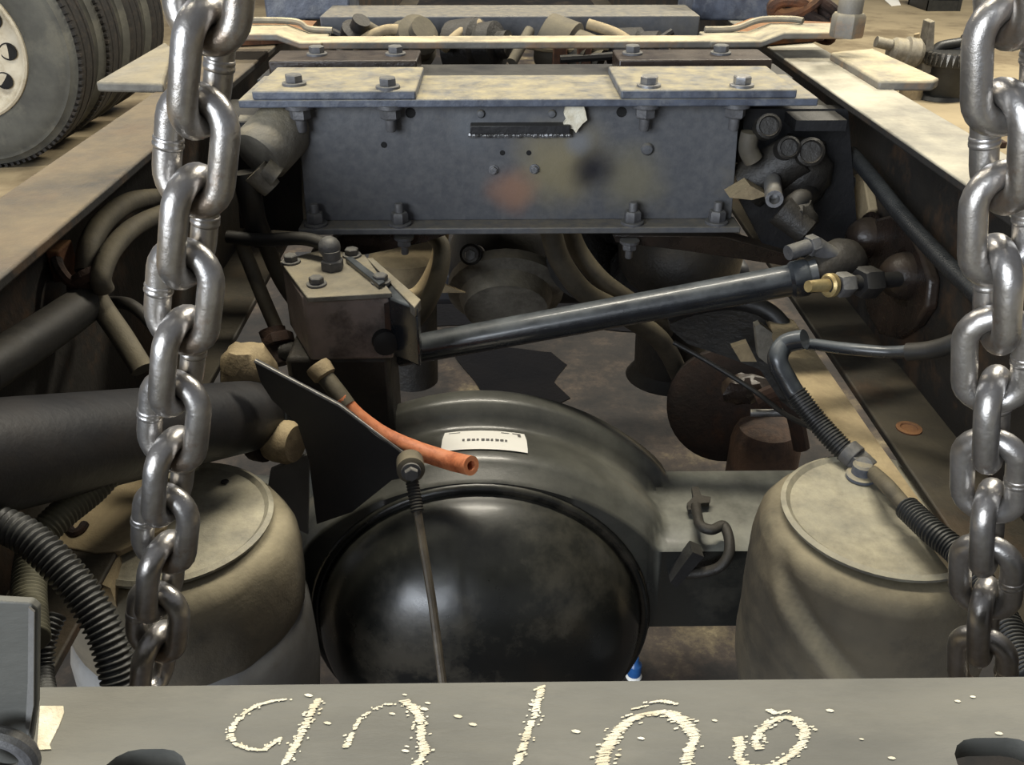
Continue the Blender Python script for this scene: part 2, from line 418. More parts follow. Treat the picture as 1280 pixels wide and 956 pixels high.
for x0_, x1_ in ((-0.364, -0.30), (0.30, 0.358)):
    obj('end_plate', G().bx(x0_, x1_, 1.045, 1.16, ZR-0.030, ZR-0.018), 'dark', cm)
obj('clamp_plate', G().bx(pb, xr2+0.004, 1.032, 1.165, ZR+0.009, ZR+0.019), 'bluesteel', cm, bevel=0.002)
for px, py in ((368,106),(485,110),(811,108),(927,108)):
    p = T(px, py, Z=ZR+0.019)
    inst('bolt', BOLT if px > 700 else BOLT_DULL, cm, p, (0,0,1), 1.25, random.random())
for px in (374, 487, 807, 920):
    p = T(px, 133, Y=1.047); p.z = ZR
    inst('nut', NUT, cm, p, (0,0,-1), 1.3, random.random())
for px in (395, 500, 790, 895):
    p = T(px, 281, Y=YW-0.014); p.z = a2.z
    inst('nut', NUT_DARK, cm, p, (0,0,1), 1.15, random.random())
# welded strip and studs
g = G(); s0 = T(588, 160, Y=YW-0.006); s1 = T(712, 160, Y=YW-0.006)
g.bx(s0.x, s1.x, YW-0.016, YW, s0.z-0.005, s0.z+0.005)
strip = obj('welded_strip', g, 'dark', cm, bevel=0.001)
g = G()
for k in range(46):
    t = k/45; g.sphere((s0.x+(s1.x-s0.x)*t, YW-0.004, s0.z-0.0085+random.uniform(-.0010,.0010)), 0.0026+random.random()*0.0012, 8)
obj('weld_bead', g, 'steel', strip)
for px, py in ((601,142),(690,142),(809,186)):
    inst('rivet', RIVET, cm, T(px, py, Y=YW), (0,-1,0), 1.0 if py < 180 else 1.5)
for px, py in ((617,212),(668,211)):
    inst('bolt', BOLT, cm, T(px, py, Y=YW), (0,-1,0), 0.55)
for px, py, r in ((480,181,.003),(628,191,.0025),(661,191,.0025),(513,141,.005),(777,140,.005)):
    obj('bolt_hole', G().lathe([(r*1.2,0),(r*1.15,0.0006),(r,0.0007),(r*0.9,0.0002)], T(px,py,Y=YW), (0,-1,0), 16), 'bore', cm)
# flaked white paint patch
g = G(); pts = [(707,133),(730,133),(732,140),(734,150),(728,155),(724,160),(720,166),(716,161),(706,162),(704,156),(708,150),(705,143)]
g.prism([T(x,y,Y=YW-0.011) for x,y in pts], (0,0.009,0))
obj('paint_patch', g, 'paint', cm, label='flaked white paint patch')
# gussets below the lip
for pts in ([(432,291),(560,293),(532,303),(400,330),(385,322)], [(766,294),(905,296),(1000,322),(985,333),(860,314),(770,303)]):
    g = G(); g.prism([T(x,y,Y=YW+0.012+0.0*x) for x,y in pts], (0,0.03,0)); obj('gusset', g, 'brown', cm, bevel=0.001)
for px, py in ((505,302),(787,307)):
    inst('bolt', NUT, cm, T(px,py-6,Y=YW+0.004), (0,0,-1), 1.0)
# a rear channel standing behind, back to back
cb = thing('rear_channel', 'dark channel with a chipped upper edge standing just behind the crossmember', 'channel', (0, 1.2, 0.9))
cxa, cxb = xl, xr
obj('flange', G().bx(xl-0.01, xr+0.01, 1.168, 1.26, ZR-0.006, ZR+0.004), 'dark', cb, bevel=0.001)
obj('web', G().bx(cxa, cxb, 1.168, 1.176, 0.86, ZR-0.006), 'dark', cb)
for x0, x1 in ((338,522),(772,962)):
    q0, q1 = T(x0,78,Y=1.19), T(x1,78,Y=1.19)
    obj('upright_plate', G().bx(q0.x, q1.x, 1.178, 1.250, ZR+0.004, ZR+0.024), 'brown', cb, bevel=0.002)
for px, py in ((397,76),(495,76),(790,76),(900,76)):
    q = T(px, py, Y=1.215); inst('bolt', BOLT_DULL, cb, (q.x, 1.215, ZR+0.024), (0,0,1), 1.2, random.random())

# ================================================================== flat bar lying across both rails
fb = thing('cross_bar', 'pale dusty flat bar with joggled ends lying across both frame rails', 'bar', (0, 1.37, ZR))
zb = ZR+0.012
j0, j1 = T(405,60,Z=zb).x, T(886,60,Z=zb).x
obj('bar', G().bx(j0-0.03, j1+0.03, 1.325, 1.372, zb, zb+0.010), 'dustbar', fb, bevel=0.002)
def jog(x0, x1, x2, s):
    """strap end: low beside the bar, stepping up and out past the rail"""
    g = G(); y0, y1 = 1.322, 1.405; lo, hi = zb+0.010, zb+0.021
    prof = [(x0,lo),(x1,lo),(x1+s*0.03,hi),(x2,hi)]
    v = [(x,z) for x,z in prof] + [(x,z-0.009) for x,z in prof[::-1]]
    g.prism([(x,y0,z) for x,z in v], (0,y1-y0,0))
    return g
r2 = T(1100,60,Z=zb+0.02).x; l2 = T(225,62,Z=zb+0.02).x
obj('jogged_end', jog(j0+0.0, j0-0.03, l2, -1), 'dustbar', fb, bevel=0.002)
obj('jogged_end', jog(j1-0.0, j1+0.07, r2, 1), 'dustbar', fb, bevel=0.002)
g = G(); rim = [(j1+0.006,1.395,zb+0.014),(j1+0.05,1.398,zb+0.015),(j1+0.085,1.40,zb+0.026),(r2-0.06,1.40,zb+0.027),(r2-0.045,1.39,zb+0.026)]
g.tube(rim, 0.0045, n=8); obj('upturned_edge', g, 'dustbar', fb)
g = G(); rim = [(j0+0.004,1.395,zb+0.014),(j0-0.03,1.398,zb+0.016),(j0-0.055,1.40,zb+0.026),(l2,1.40,zb+0.027)]
g.tube(rim, 0.0045, n=8); obj('upturned_edge', g, 'dustbar', fb)

# outboard wing plates beside each rail
def wing(pts, name, label, m):
    g = G(); z = ZR + 0.010
    g.prism([T(x,y,Z=z) for x,y in pts], (0,0,-0.012))
    return tag(obj(name, g, m, bevel=0.003), label, 'plate')
wing([(1038,65),(1092,60),(1098,63),(1174,97),(1168,101),(1099,101)], 'wing_plate', 'pale flat plate sticking out beside the right frame rail', 'dustbar')
wing([(119,102),(206,52),(216,60),(204,104)], 'wing_plate', 'grey pointed flat plate sticking out beside the left frame rail', 'greymetal')

# ================================================================== axle housing with its cover
XC, ZC = -0.062, 0.42
def top(x, R, e=0.0):
    dx = abs(x-XC); c = ZC + math.sqrt(max(R*R-dx*dx, 0)); a = 0.53-e
    k = 0.16; h = max(k-abs(c-a),0)/k; return max(c,a) + h*h*k*0.25
def bot(x, R, e=0.0):
    dx = abs(x-XC); c = ZC - math.sqrt(max(R*R-dx*dx, 0)); a = 0.445+e
    k = 0.11; h = max(k-abs(c-a),0)/k; return min(c,a) - h*h*k*0.25
ax_t = thing('drive_axle', 'glossy black rear drive axle with domed cover between the air springs', 'axle', (XC, 0.85, 0.2))
g = G(); xs = [-0.40+0.78*i/130 for i in range(131)]; R = []
RING = ((0.952,.222,.012),(0.950,.228,.005),(0.944,.231,.0),(0.926,.2315,.0),(0.919,.228,.0),(0.911,.214,.0),(0.904,.203,.0),(0.896,.200,.0),
        (0.884,.204,.0),(0.868,.2095,.0),(0.848,.2115,.0),(0.834,.210,.002),(0.826,.206,.004),(0.820,.200,.007),(0.808,.197,.010),(0.804,.194,.014))
for y, r, e in RING:
    R.append([Vector((x,y,top(x,r,e))) for x in xs] + [Vector((x,y,bot(x,r,e))) for x in xs[::-1]])
rv = [[g.b.verts.new(p) for p in r] for r in R]; n = len(rv[0])
for i in range(len(rv)-1):
    for j in range(n): g._f((rv[i][j], rv[i][(j+1)%n], rv[i+1][(j+1)%n], rv[i+1][j]))
for r in (rv[0], rv[-1]):
    for j in range(len(xs)-1): g._f((r[j], r[j+1], r[n-2-j], r[n-1-j]))
obj('housing', g, 'housing', ax_t, ang=50)
g = G()
prof = [(0.199,0),(0.199,0.004),(0.196,0.007),(0.190,0.007),(0.188,0.006)]
for k in range(15):
    a = PI/2*k/14; prof.append((0.187*math.cos(a)**0.8 if k < 14 else 0, 0.008+0.105*math.sin(a)**1.25))
g.lathe(prof, (XC,0.806,ZC), (0,-1,0), 72)
obj('domed_cover', g, 'black', ax_t, ang=50)
# paper label stuck on the ring
g = G(); rows = []
c0 = math.asin((T(553,540,Y=.87).x-XC)/0.209); c1 = math.asin((T(658,540,Y=.87).x-XC)/0.209)
def onring(u, v, lift):            # u along the ring, v across it
    a = c0+(c1-c0)*u; y = 0.891-0.049*v
    for (ya,ra,_), (yb,rb,_) in zip(RING, RING[1:]):
        if yb <= y <= ya: r = rb + (ra-rb)*(y-yb)/(ya-yb) + lift
    x = XC+math.sin(a)*r
    return Vector((x, y, top(x, r)+0.0008))
nu, nv = 14, 14
vv = [[g.b.verts.new(onring(i/nu, j/nv, 0.0012)) for i in range(nu+1)] for j in range(nv+1)]
for j in range(nv):
    for i in range(nu): g._f((vv[j][i], vv[j][i+1], vv[j+1][i+1], vv[j+1][i]))
lb = obj('paper_label', g, 'label', ax_t, label='white paper sticker')
g = G()
def ink(u0,u1,v0,v1): g._f([g.b.verts.new(onring(u,v,0.0018)) for u,v in ((u0,v0),(u1,v0),(u1,v1),(u0,v1))])
ink(.06,.20,.10,.14); ink(.70,.80,.10,.14); ink(.84,.94,.08,.14); ink(.90,.94,.14,.30)
for k in range(10): ink(.24+.055*k, .24+.055*k+(.04 if k % 3 else .028), .56, .66)
obj('print', g, 'ink', lb, kind='stuff')
# small bracket plate on the right arm
p = T(868,632,Y=0.86); 
g = G(); g.prism([T(x,y,Z=.540) for x,y in ((858,634),(866,626),(864,614),(872,612),(876,624),(888,626),(886,633),(876,634),(872,642),(860,642))], (0,0,0.006)); obj('hose_tab', g, 'grime', ax_t)
g = G(); g.tube([T(870,632,Z=.548),T(872,645,Z=.549),T(876,657,Z=.549),T(890,662,Z=.549),T(904,657,Z=.549),T(911,672,Y=.80),T(911,692,Y=.785),T(900,708,Y=.78),T(880,715,Y=.785),T(858,717,Y=.795)], 0.006, n=12)
obj('bent_hook', g, 'grime', ax_t, label='bent hook holding the hose tab')
# breather lump and lower bracket
g = G(); g.prism([T(838,728,Y=.785),T(866,690,Y=.785),T(880,696,Y=.785),T(846,735,Y=.785)], (0,0.02,0)); obj('lower_tab', g, 'dark', ax_t)
g = G(); g.prism([T(700,850,Y=.74),T(716,815,Y=.74),T(733,828,Y=.74),T(738,852,Y=.74)], (0,0.04,0)); obj('drain_bracket', g, 'brown', ax_t, bevel=0.002)
# saddle that carries the torque rod block
g = G(); q = T(430,455,Y=0.95)
g.bx(q.x-0.055, q.x+0.06, 0.90, 0.985, 0.60, 0.722); obj('rod_saddle', g, 'grime', ax_t, bevel=0.006)

# ================================================================== block with torque rod
ZT = 0.80
vb = thing('rod_end_block', 'black greasy block with four corner bolts and dusty cap on the axle', 'block', (q.x, 0.95, 0.72))
P4 = [T(352,330,Z=ZT), T(452,318,Z=ZT), T(488,368,Z=ZT), T(378,370,Z=ZT)]
obj('body', G().prism([p.copy() for p in P4], (0,0,-0.078)), 'block', vb, bevel=0.004)
C4 = [T(350,326,Z=ZT+.004), T(404,311,Z=ZT+.004), T(456,318,Z=ZT+.004), T(490,366,Z=ZT+.004), T(384,372,Z=ZT+.004)]
obj('cap_plate', G().prism(C4, (0,0,-0.006)), 'greymetal', vb, bevel=0.001)
SP = [T(452,322,Z=ZT), T(466,330,Z=ZT), T(524,372,Z=ZT), T(522,385,Z=ZT), T(488,372,Z=ZT)]
obj('side_cap', G().prism(SP, (0,0,-0.07)), 'rodblack', vb, bevel=0.003)
obj('side_lip', G().prism([T(458,322,Z=ZT+.003), T(466,322,Z=ZT+.003), T(526,374,Z=ZT+.003), T(518,384,Z=ZT+.003)], (0,0,-0.012)), 'greymetal', vb, bevel=0.001)
g = G(); g.prism([T(480,380,Y=.893),T(489,377,Y=.893),T(494,420,Y=.893),T(482,425,Y=.893)], (0,.006,0)); obj('rust_streak_strip', g, 'rustdark', vb)
for px, py in ((364,328),(396,356),(440,320),(476,353)):
    inst('bolt', BOLT_DULL, vb, T(px,py,Z=ZT+.004), (0,0,1), 1.0, random.random())
g = G(); c = T(416,336,Z=ZT+.004)
g.hexa(c, (0,0,1), 0.013, 0.012); g.cyl(c+Vector((0,0,.012)), c+Vector((0,0,.022)), 0.010); g.sphere(c+Vector((-0.002,.004,.024)), 0.0125, 16)
obj('centre_fitting', g, 'boltgrey', vb)
obj('cover_rib', G().prism([T(432,328,Z=ZT+.004),T(440,326,Z=ZT+.004),T(482,358,Z=ZT+.004),T(474,362,Z=ZT+.004)], (0,0,0.006)), 'rodblack', vb, bevel=0.001)
g = G(); c = T(480,425,Y=.892); g.lathe([(.0135,0),(.0135,.012),(.009,.014)], c, (0.3,-1,.1), 20); obj('side_plug', g, 'bore', vb)

g = G(); g.cyl(T(340,412,Y=.985), T(352,455,Y=.96), .016, .013, 16); g.hexa(T(346,418,Y=.98), T(352,455,Y=.96)-T(340,412,Y=.985), .019, .014); obj('rusty_fitting', g, 'rustdark', vb)
g = G(); g.cyl(T(352,440,Y=.965), T(400,440,Y=.96), .012); obj('side_pipe', g, 'grime', vb)

tr = thing('torque_rod', 'glossy black torque rod running across from axle block to right frame rail', 'rod', (0.1, 0.97, 0.7))
r0, r1 = T(498,440,Y=0.985), T(1000,348,Y=0.95)
obj('tube', G().tube([r0, r0.lerp(r1,.33), r0.lerp(r1,.66), r1], 0.0178, n=24, smooth=False), 'rodblack', tr)
e1 = T(1058,327,X=0.362)
dr = (r1-r0).normalized()
g = G(); g.lathe([(.0178,0),(.021,.004),(.021,.018),(.0185,.022),(.019,.03)], r1-dr*0.012, dr, 24); obj('clamp_collar', g, 'rodblack', tr)
g = G(); g.lathe([(.018,0),(.020,.01),(.025,.026),(.029,.042),(.030,.058),(.025,.072),(.014,.080)], r1+dr*0.004, (e1-r1), 24)
obj('rod_eye', g, 'grime', tr)
g = G(); c = T(985,316,Y=0.945); d = T(1010,308,Y=0.955)
g.cyl(c, d, .0085); g.hexa(d, d-c, .012, .012); g.cyl(T(1018,306,Y=.957), T(1040,320,Y=.96), .010)
obj('clamp_bolt', g, 'boltgrey', tr)

# mount on the right rail
mt = thing('rod_mount', 'dark round flanged mount with two domes on the right frame rail web', 'bracket', (XR, 0.85, 0.74))
pts = [(1073,318),(1080,290),(1094,273),(1114,268),(1134,285),(1150,315),(1161,350),(1157,385),(1142,408),(1118,424),(1098,418),(1082,390)]
obj('flange_plate', G().prism([T(x,y,X=XR-0.014) for x,y in pts], (0.014,0,0)), 'brown', mt, bevel=0.004)
for px, py, r in ((1086,297,.025),(1133,345,.027)):
    c = T(px,py,X=XR-.014)
    prof = [(r*1.25,0)] + [(r*math.cos(a), r*1.15*math.sin(a)) for a in [PI/2*k/10 for k in range(11)]]
    obj('dome', G().lathe(prof, c, (-1,-.15,.1), 28), 'brown', mt)
s = T(1010,358,Y=.858); c = T(1108,350,Y=.90); d = (s-c).normalized()
g = G(); g.hexa(T(1094,352,Y=.894), d, .0175, .024); obj('large_nut', g, 'dark', mt)
g = G(); g.hexa(T(1062,355,Y=.880), d, .0135, .018); obj('lock_nut', g, 'boltgrey', mt)
g = G(); g.cyl(T(1122,349,Y=.906), T(1034,357,Y=.868), .0085); obj('stud', g, 'dark', mt)
g = G(); g.lathe([(.010,0),(.0125,.002),(.0125,.007),(.010,.009)], T(1042,356,Y=.872), d, 24); obj('ring_collar', g, 'brass', mt)
g = G(); g.cyl(T(1036,356,Y=.869), s, .0070, .0060, 18); obj('stud_tip', g, 'brass', mt, label='brassy threaded stud tip')

# ================================================================== air springs
def wrinkle(seed, amp):
    return lambda a, t: amp*noise.noise(Vector((math.cos(a)*1.6+seed, math.sin(a)*1.6, t*14))) + amp*0.6*noise.noise(Vector((math.cos(a)*4+seed, math.sin(a)*4, t*6)))
def airspring(label, X, Y, Zt, r, seed, lowcol, lobe):
    t = thing('air_spring', label, 'air spring', (X, Y, 0.22))
    if lobe == 'airbag':               # inflated body with one slanting fold
        key = [(.80,0),(.93,.004),(1.0,.018),(1.035,.05),(1.045,.10),(1.03,.16),(1.0,.20),(.94,.235),(.80,.25)]
        prof = []
        for (ra,ta),(rb,tb) in zip(key, key[1:]):
            m_ = max(1, int((tb-ta)/.005)); prof += [(r*(ra+(rb-ra)*k/m_), ta+(tb-ta)*k/m_) for k in range(m_)]
        prof.append((r*.80,.25)); w0 = wrinkle(seed,.03)
        def fold(a_, t_):
            a_ = (a_+PI) % (2*PI) - PI; tc_ = .018+(1.25-a_)*.085; f_ = 0
            if 0.0 < a_ < 1.35:
                e_ = min(1, a_/.5, (1.35-a_)/.3); q_ = (t_-tc_)/.011
                f_ = e_*(-.075*math.exp(-q_*q_) + .045*math.exp(-((t_-tc_-.022)/.016)**2))
            return w0(a_, t_) + f_
        obj('bellows', G().lathe(prof, (X,Y,Zt), (0,0,-1), 120, fold), 'airbag', t, ang=75)
    else:
        prof = [(r*.80,0),(r*.93,.004),(r*1.0,.018),(r*1.03,.04),(r*1.04,.07),(r*1.025,.090),(r*.985,.102),(r*.95,.106)]
        obj('bellows', G().lathe(prof, (X,Y,Zt), (0,0,-1), 72, wrinkle(seed,.035)), 'airbag', t, ang=60)
        prof = [(r*.93,.098),(r*1.0,.101),(r*1.05,.115),(r*1.07,.145),(r*1.06,.185),(r*1.02,.22),(r*.94,.245),(r*.80,.257)]
        obj('rolled_lobe', G().lathe(prof, (X,Y,Zt), (0,0,-1), 72, wrinkle(seed+4,.035)), lobe, t, ang=60)
    g = G(); g.lathe([(r*.76,-.002),(r*.80,.004),(r*.835,.006),(r*.85,.010),(r*.81,.0125),(r*.77,.009),(r*.40,.010),(0,.0105)], (X,Y,Zt-.002), (0,0,1), 56)
    obj('bead_plate', g, 'airbag_top', t, ang=30)
    pr = [(r*.86,.20),(r*.80,.235),(r*.80,.34),(r*.86,.355),(r*.7,.36)]
    obj('piston', G().lathe(pr, (X,Y,Zt), (0,0,-1), 40), lowcol, t)
    return t
ar = airspring('dusty beige air spring under right frame rail with hose connector on top', 0.318, 0.675, 0.668, 0.110, 3.0, 'piston', 'airbag')
al = airspring('dusty grey air spring behind the left hanging chain', -0.338, 0.675, 0.668, 0.107, 8.5, 'piston', 'piston')
for px, py in ((281,602),):
    obj('bolt_hole', G().lathe([(.004,0),(.0035,.0008),(.003,.0004)], T(px,py,Z=.677), (0,0,1), 14), 'bore', al)
# grey gusset plate behind the left spring
g = G(); g.prism([T(386,568,Y=.80),T(338,588,Y=.80),T(330,640,Y=.80),T(385,668,Y=.80)], (0,.006,0))
tag(obj('gusset_plate', g, 'piston'), 'small grey pointed gusset plate standing behind the left air spring', 'plate')
# mounting bracket above the left spring
g = G(); g.prism([T(x,y,Z=.690) for x,y in ((62,680),(110,625),(165,590),(230,600),(205,660),(150,688),(118,690))], (0,0,-.006))
br = thing('spring_bracket', 'rusty beige bracket plate with bent bolt hole above left air spring', 'bracket', T(110,660,Z=.684))
obj('plate', g, 'beige', br, bevel=.001)
g = G(); g.prism([T(x,y,Z=.684) for x,y in ((85,690),(150,692),(138,735),(110,722))], (0,0.004,-.05)); obj('leg_plate', g, 'beige', br)
g = G(); g.tube([T(86,660,Z=.692),T(92,666,Z=.692),T(100,663,Z=.692),T(106,655,Z=.692)], .004, n=8); obj('bent_bolt', g, 'rustdark', br)

# ================================================================== left end of the axle: beam, bracket, link
g = G(); b0, b1 = T(322,518,Y=.82), T(-30,574,Y=.50); b1 = b0+(b1-b0)*((XL+.035-b0.x)/(b1.x-b0.x))
lb_ = thing('cross_tube', 'thick dark blue-black tube reaching from left frame rail behind the chain', 'tube', (b1.x, .7, .70))
g.tube([b1, b1.lerp(b0,.5), b0], lambda t: .040-.004*t, n=32, smooth=False); obj('tube', g, 'navy', lb_)
g = G(); g.lathe([(.0385,0),(.0385,.03),(.032,.036),(.032,.045)], b0-(b0-b1).normalized()*.01, b0-b1, 24); obj('end_collar', g, 'rodblack', lb_)
g = G(); g.sphere(T(312,470,Y=.84), .031, 20, (1,.8,1.25), .16); obj('end_casting', g, 'beige', lb_)
g = G(); g.lathe([(.015,0),(.021,.004),(.0225,.012),(.0225,.026),(.019,.033),(.008,.034)], T(336,548,Y=.80), T(376,556,Y=.785)-T(336,548,Y=.80), 24); obj('bush', g, 'beige', lb_)
g = G(); g.cyl(T(322,546,Y=.805), T(334,548,Y=.80), .025, .025, 20); obj('bush_washer', g, 'rustdark', lb_)
YP = .765
lp = thing('link_bracket', 'dark tapered bracket plate sloping down to the levelling link behind orange hose', 'bracket', T(420,560,Y=YP))
pts = [(318,452),(372,481),(424,508),(440,520),(470,545),(505,568),(514,578),(512,596),(490,600),(440,640),(396,655),(386,575),(372,530),(340,500),(326,478)]
obj('plate', G().prism([T(x,y,Y=YP) for x,y in pts], (0,.007,0)), 'navy', lp)
g = G(); g.tube([T(318,451,Y=YP),T(424,507,Y=YP),T(505,567,Y=YP)], .0016, n=6, smooth=False); obj('bright_edge', g, 'steel', lp, label='worn bright upper edge')
lk = thing('levelling_link', 'thin grey levelling rod hanging from a rubber end in front of dome', 'link', T(553,855,Y=.63))
c = T(513,582,Y=.745)
obj('rubber_end', G().lathe([(.010,-.011),(.0135,-.009),(.0138,.009),(.010,.011)], c, (.15,-1,.1), 24), 'hosegrey', lk)
inst('bolt', BOLT_DULL, lk, c+Vector((.0015,-.011,.001)), (.15,-1,.1), .9)
e = T(522,640,Y=.715)
obj('threaded_sleeve', G().tube([c+Vector((0,-.002,-.008)), e], .0062, n=12, smooth=False, corr=(.003,.0005)), 'dark', lk)
obj('rod', G().tube([e-(e-c)*.1, T(540,750,Y=.665), T(556,875,Y=.625)], .0042, n=10, smooth=False), 'wire', lk)

# orange hose end
oh = thing('orange_hose', 'short orange hose with open cut end lying over the axle ring', 'hose', T(500,540,Y=.80))
o1 = [T(426,497,Y=.815),T(447,520,Y=.81),T(480,544,Y=.805),T(520,562,Y=.797),T(560,575,Y=.785),T(589,582,Y=.762)]
obj('hose', G().tube(o1, lambda t: .0094-.0008*math.cos(t*3), n=18, hollow=.5), 'orange', oh)
obj('sleeve', G().tube([T(404,468,Y=.83),T(420,488,Y=.82),T(434,507,Y=.812)], .0092, n=16), 'hosegrey', oh)
obj('crimp_nut', G().lathe([(.0125,0),(.0135,.004),(.0125,.014),(.010,.016)], T(396,456,Y=.835), T(412,478,Y=.825)-T(396,456,Y=.835), 12), 'beige', oh)

# ================================================================== hoses: one object each
def hose(label, pts, r, m, name='hose', corr=None, cat='hose', n=14):
    P = []
    for p in pts:
        k = {p[2][0]: p[2][1]} if isinstance(p[2], tuple) else {'Y': p[2]}
        P.append(T(p[0], p[1], **k))
    return tag(obj(name, G().tube(P, r, n=n, corr=corr, sub=8), m, ang=70 if corr else 40), label, cat)
A, B = ('X', -0.405), ('X', 0.400)
hose('upper dusty hose curving along the inside of the left frame rail', [(210,246,A),(165,252,A),(132,274,A),(113,305,A),(108,340,A)], .010, 'hosegrey')
hose('lower dusty hose curving beside the upper one inside left frame rail', [(215,262,('X',-.385)),(170,282,('X',-.385)),(140,312,('X',-.385)),(126,345,('X',-.385)),(130,362,('X',-.385))], .009, 'hosegrey')
hose('greenish straight hose dropping from rail clamp toward the dark tube', [(106,348,A),(128,385,('X',-.39)),(152,420,('X',-.37)),(178,462,('X',-.35))], .010, 'hosegrey')
hose('wide black hose entering from left edge below the rail clamp', [(-30,470,A),(30,432,A),(75,402,A),(112,375,A)], .017, 'rubber')
hose('thin black hose sagging right from rail clamp behind the chain', [(138,378,A),(160,380,('X',-.38)),(182,396,('X',-.36)),(205,425,('X',-.34))], .006, 'rubber')
cl = thing('hose_clamp', 'rusty bent clamp holding hoses to inside of left frame rail', 'clamp', T(95,345,X=-.42))
g = G(); g.tube([T(70,318,X=-.43),T(74,335,X=-.42),T(88,352,X=-.41),T(108,356,X=-.40),T(124,352,X=-.395)], .005, n=8); obj('strap', g, 'rustdark', cl)
g = G(); g.lathe([(.018,-.006),(.021,0),(.018,.006)], T(112,350,X=-.40), T(128,385,X=-.39)-T(106,348,X=-.405), 20); obj('band', g, 'rustdark', cl)
obj('tab', G().box(T(78,326,X=-.428), (.012,.03,.03)), 'rust', cl, bevel=.002)

hose('dark hose running left from the fitting on top of axle block', [(285,296,1.02),(330,300,1.01),(375,298,1.0),(404,305,.985),(416,318,.975)], .0078, 'rubber')
hose('straight grey pipe slanting down left of the axle block', [(296,290,1.03),(310,325,1.02),(328,370,1.0),(346,412,.985),(350,425,.98)], .0085, 'hosegrey', name='pipe', cat='pipe')
hose('second dusty pipe slanting behind the axle block', [(316,268,1.1),(330,300,1.08),(352,350,1.06),(380,390,1.04)], .010, 'hosegrey', name='pipe', cat='pipe')
hose('looped grey hose hanging below crossmember right of the axle block', [(530,165,1.187),(538,240,1.19),(540,288,1.2),(552,310,1.18),(548,345,1.15),(530,385,1.12),(500,420,1.10)], .012, 'hosegrey')
hose('short dusty hose tucked behind the looped grey hose', [(556,165,1.187),(556,240,1.22),(552,290,1.26),(545,330,1.26),(520,368,1.25),(480,370,1.24)], .011, 'beige')
hose('front one of two thick grey hoses diving below the torque rod', [(688,285,1.32),(700,325,1.32),(730,365,1.33),(775,390,1.35),(825,425,1.38),(850,470,1.42)], .017, 'hosegrey')
hose('rear one of two thick grey hoses diving below the torque rod', [(712,285,1.38),(724,315,1.38),(752,350,1.38),(790,378,1.40),(838,415,1.45)], .015, 'hosegrey')
hose('thin dark cable sloping down right past the brake disc', [(842,428,1.15),(890,455,1.12),(945,490,1.08),(985,520,1.02),(1040,545,.93)], .0035, 'rubber', name='cable', cat='cable')

hose('corrugated loom running down the web of the right frame rail', [(1064,192,B),(1085,216,B),(1128,270,B),(1178,325,B),(1212,358,B),(1238,385,B)], .0085, 'loom', name='cable_loom', corr=(.004,.0006))
hose('greasy hose rising left of the bracket on right rail', [(985,262,1.02),(1000,250,1.01),(1022,236,('X',.36)),(1045,214,('X',.385)),(1066,195,('X',.395))], .0125, 'rubber')
sh = thing('shiny_hose', 'shiny black hose arcing right from loom with a sleeve on right rail', 'hose', T(1080,440,X=.36))
obj('hose', G().tube([T(980,432,Y=.86),T(1010,430,Y=.84),T(1060,436,Y=.81),T(1110,440,Y=.79),T(1145,438,Y=.775)], .0062, n=14), 'rodblack', sh)
obj('sleeve', G().tube([T(1134,440,Y=.779),T(1165,437,Y=.765),T(1200,425,Y=.75),T(1240,400,Y=.74)], .0088, n=16), 'rubber', sh)
lo = thing('spring_air_line', 'black air line bending down to the connector on right air spring', 'hose', T(1030,520,Y=.75))
obj('bend', G().tube([T(1006,424,Y=.83),T(982,430,Y=.84),T(972,450,Y=.83),T(985,478,Y=.82),T(1000,502,Y=.81)], .0105, n=16), 'rodblack', lo)
obj('corrugated_loom', G().tube([T(995,492,Y=.812),T(1020,525,Y=.79),T(1048,556,Y=.765),T(1062,568,Y=.755)], .0105, n=16, corr=(.0034,.0008)), 'loom', lo)
g = G(); c0_, c1_ = T(1058,562,Y=.757), T(1088,588,Y=.735); dd = (c1_-c0_)
g.cyl(c0_, c0_.lerp(c1_,.4), .0125); g.box(c0_.lerp(c1_,.55), (.018,.02,.014), dd.to_track_quat('X','Z').to_matrix()); g.cyl(c0_.lerp(c1_,.6), c1_, .011)
obj('connector', g, 'boltgrey', lo, bevel=.001)
c = T(1076,596,Z=.677); g = G(); g.lathe([(.0145,0),(.0145,.003),(.010,.005),(.010,.014),(.008,.016)], c, (0,0,1), 20); g.cyl(c+Vector((0,0,.014)), T(1078,582,Y=.742), .008)
obj('elbow_fitting', g, 'bluesteel', lo)
obj('lower_line', G().tube([c1_, T(1108,606,Z=.706), T(1124,624,Z=.704), T(1140,642,Z=.704)], .007, n=12), 'hosegrey', lo)
obj('lower_loom', G().tube([T(1134,635,Z=.704), T(1165,664,Z=.706), T(1200,694,Z=.706), T(1240,748,Z=.706), T(1268,800,Z=.706), T(1290,850,Z=.706)], .0105, n=16, corr=(.0036,.0008)), 'loom', lo)

# vertical bracket with a bolt on the right rail web
vbk = thing('rail_bracket', 'narrow upright steel bracket with a bolt on the right rail web', 'bracket', T(1070,290,X=XR))
obj('strip', G().prism([T(x,y,X=XR-.012) for x,y in ((1058,222),(1078,214),(1086,262),(1070,292),(1052,292))], (.012,0,0)), 'beige', vbk, bevel=.002)
inst('bolt', NUT, vbk, T(1066,228,X=XR-.012), (-1,-.2,.0), .8)

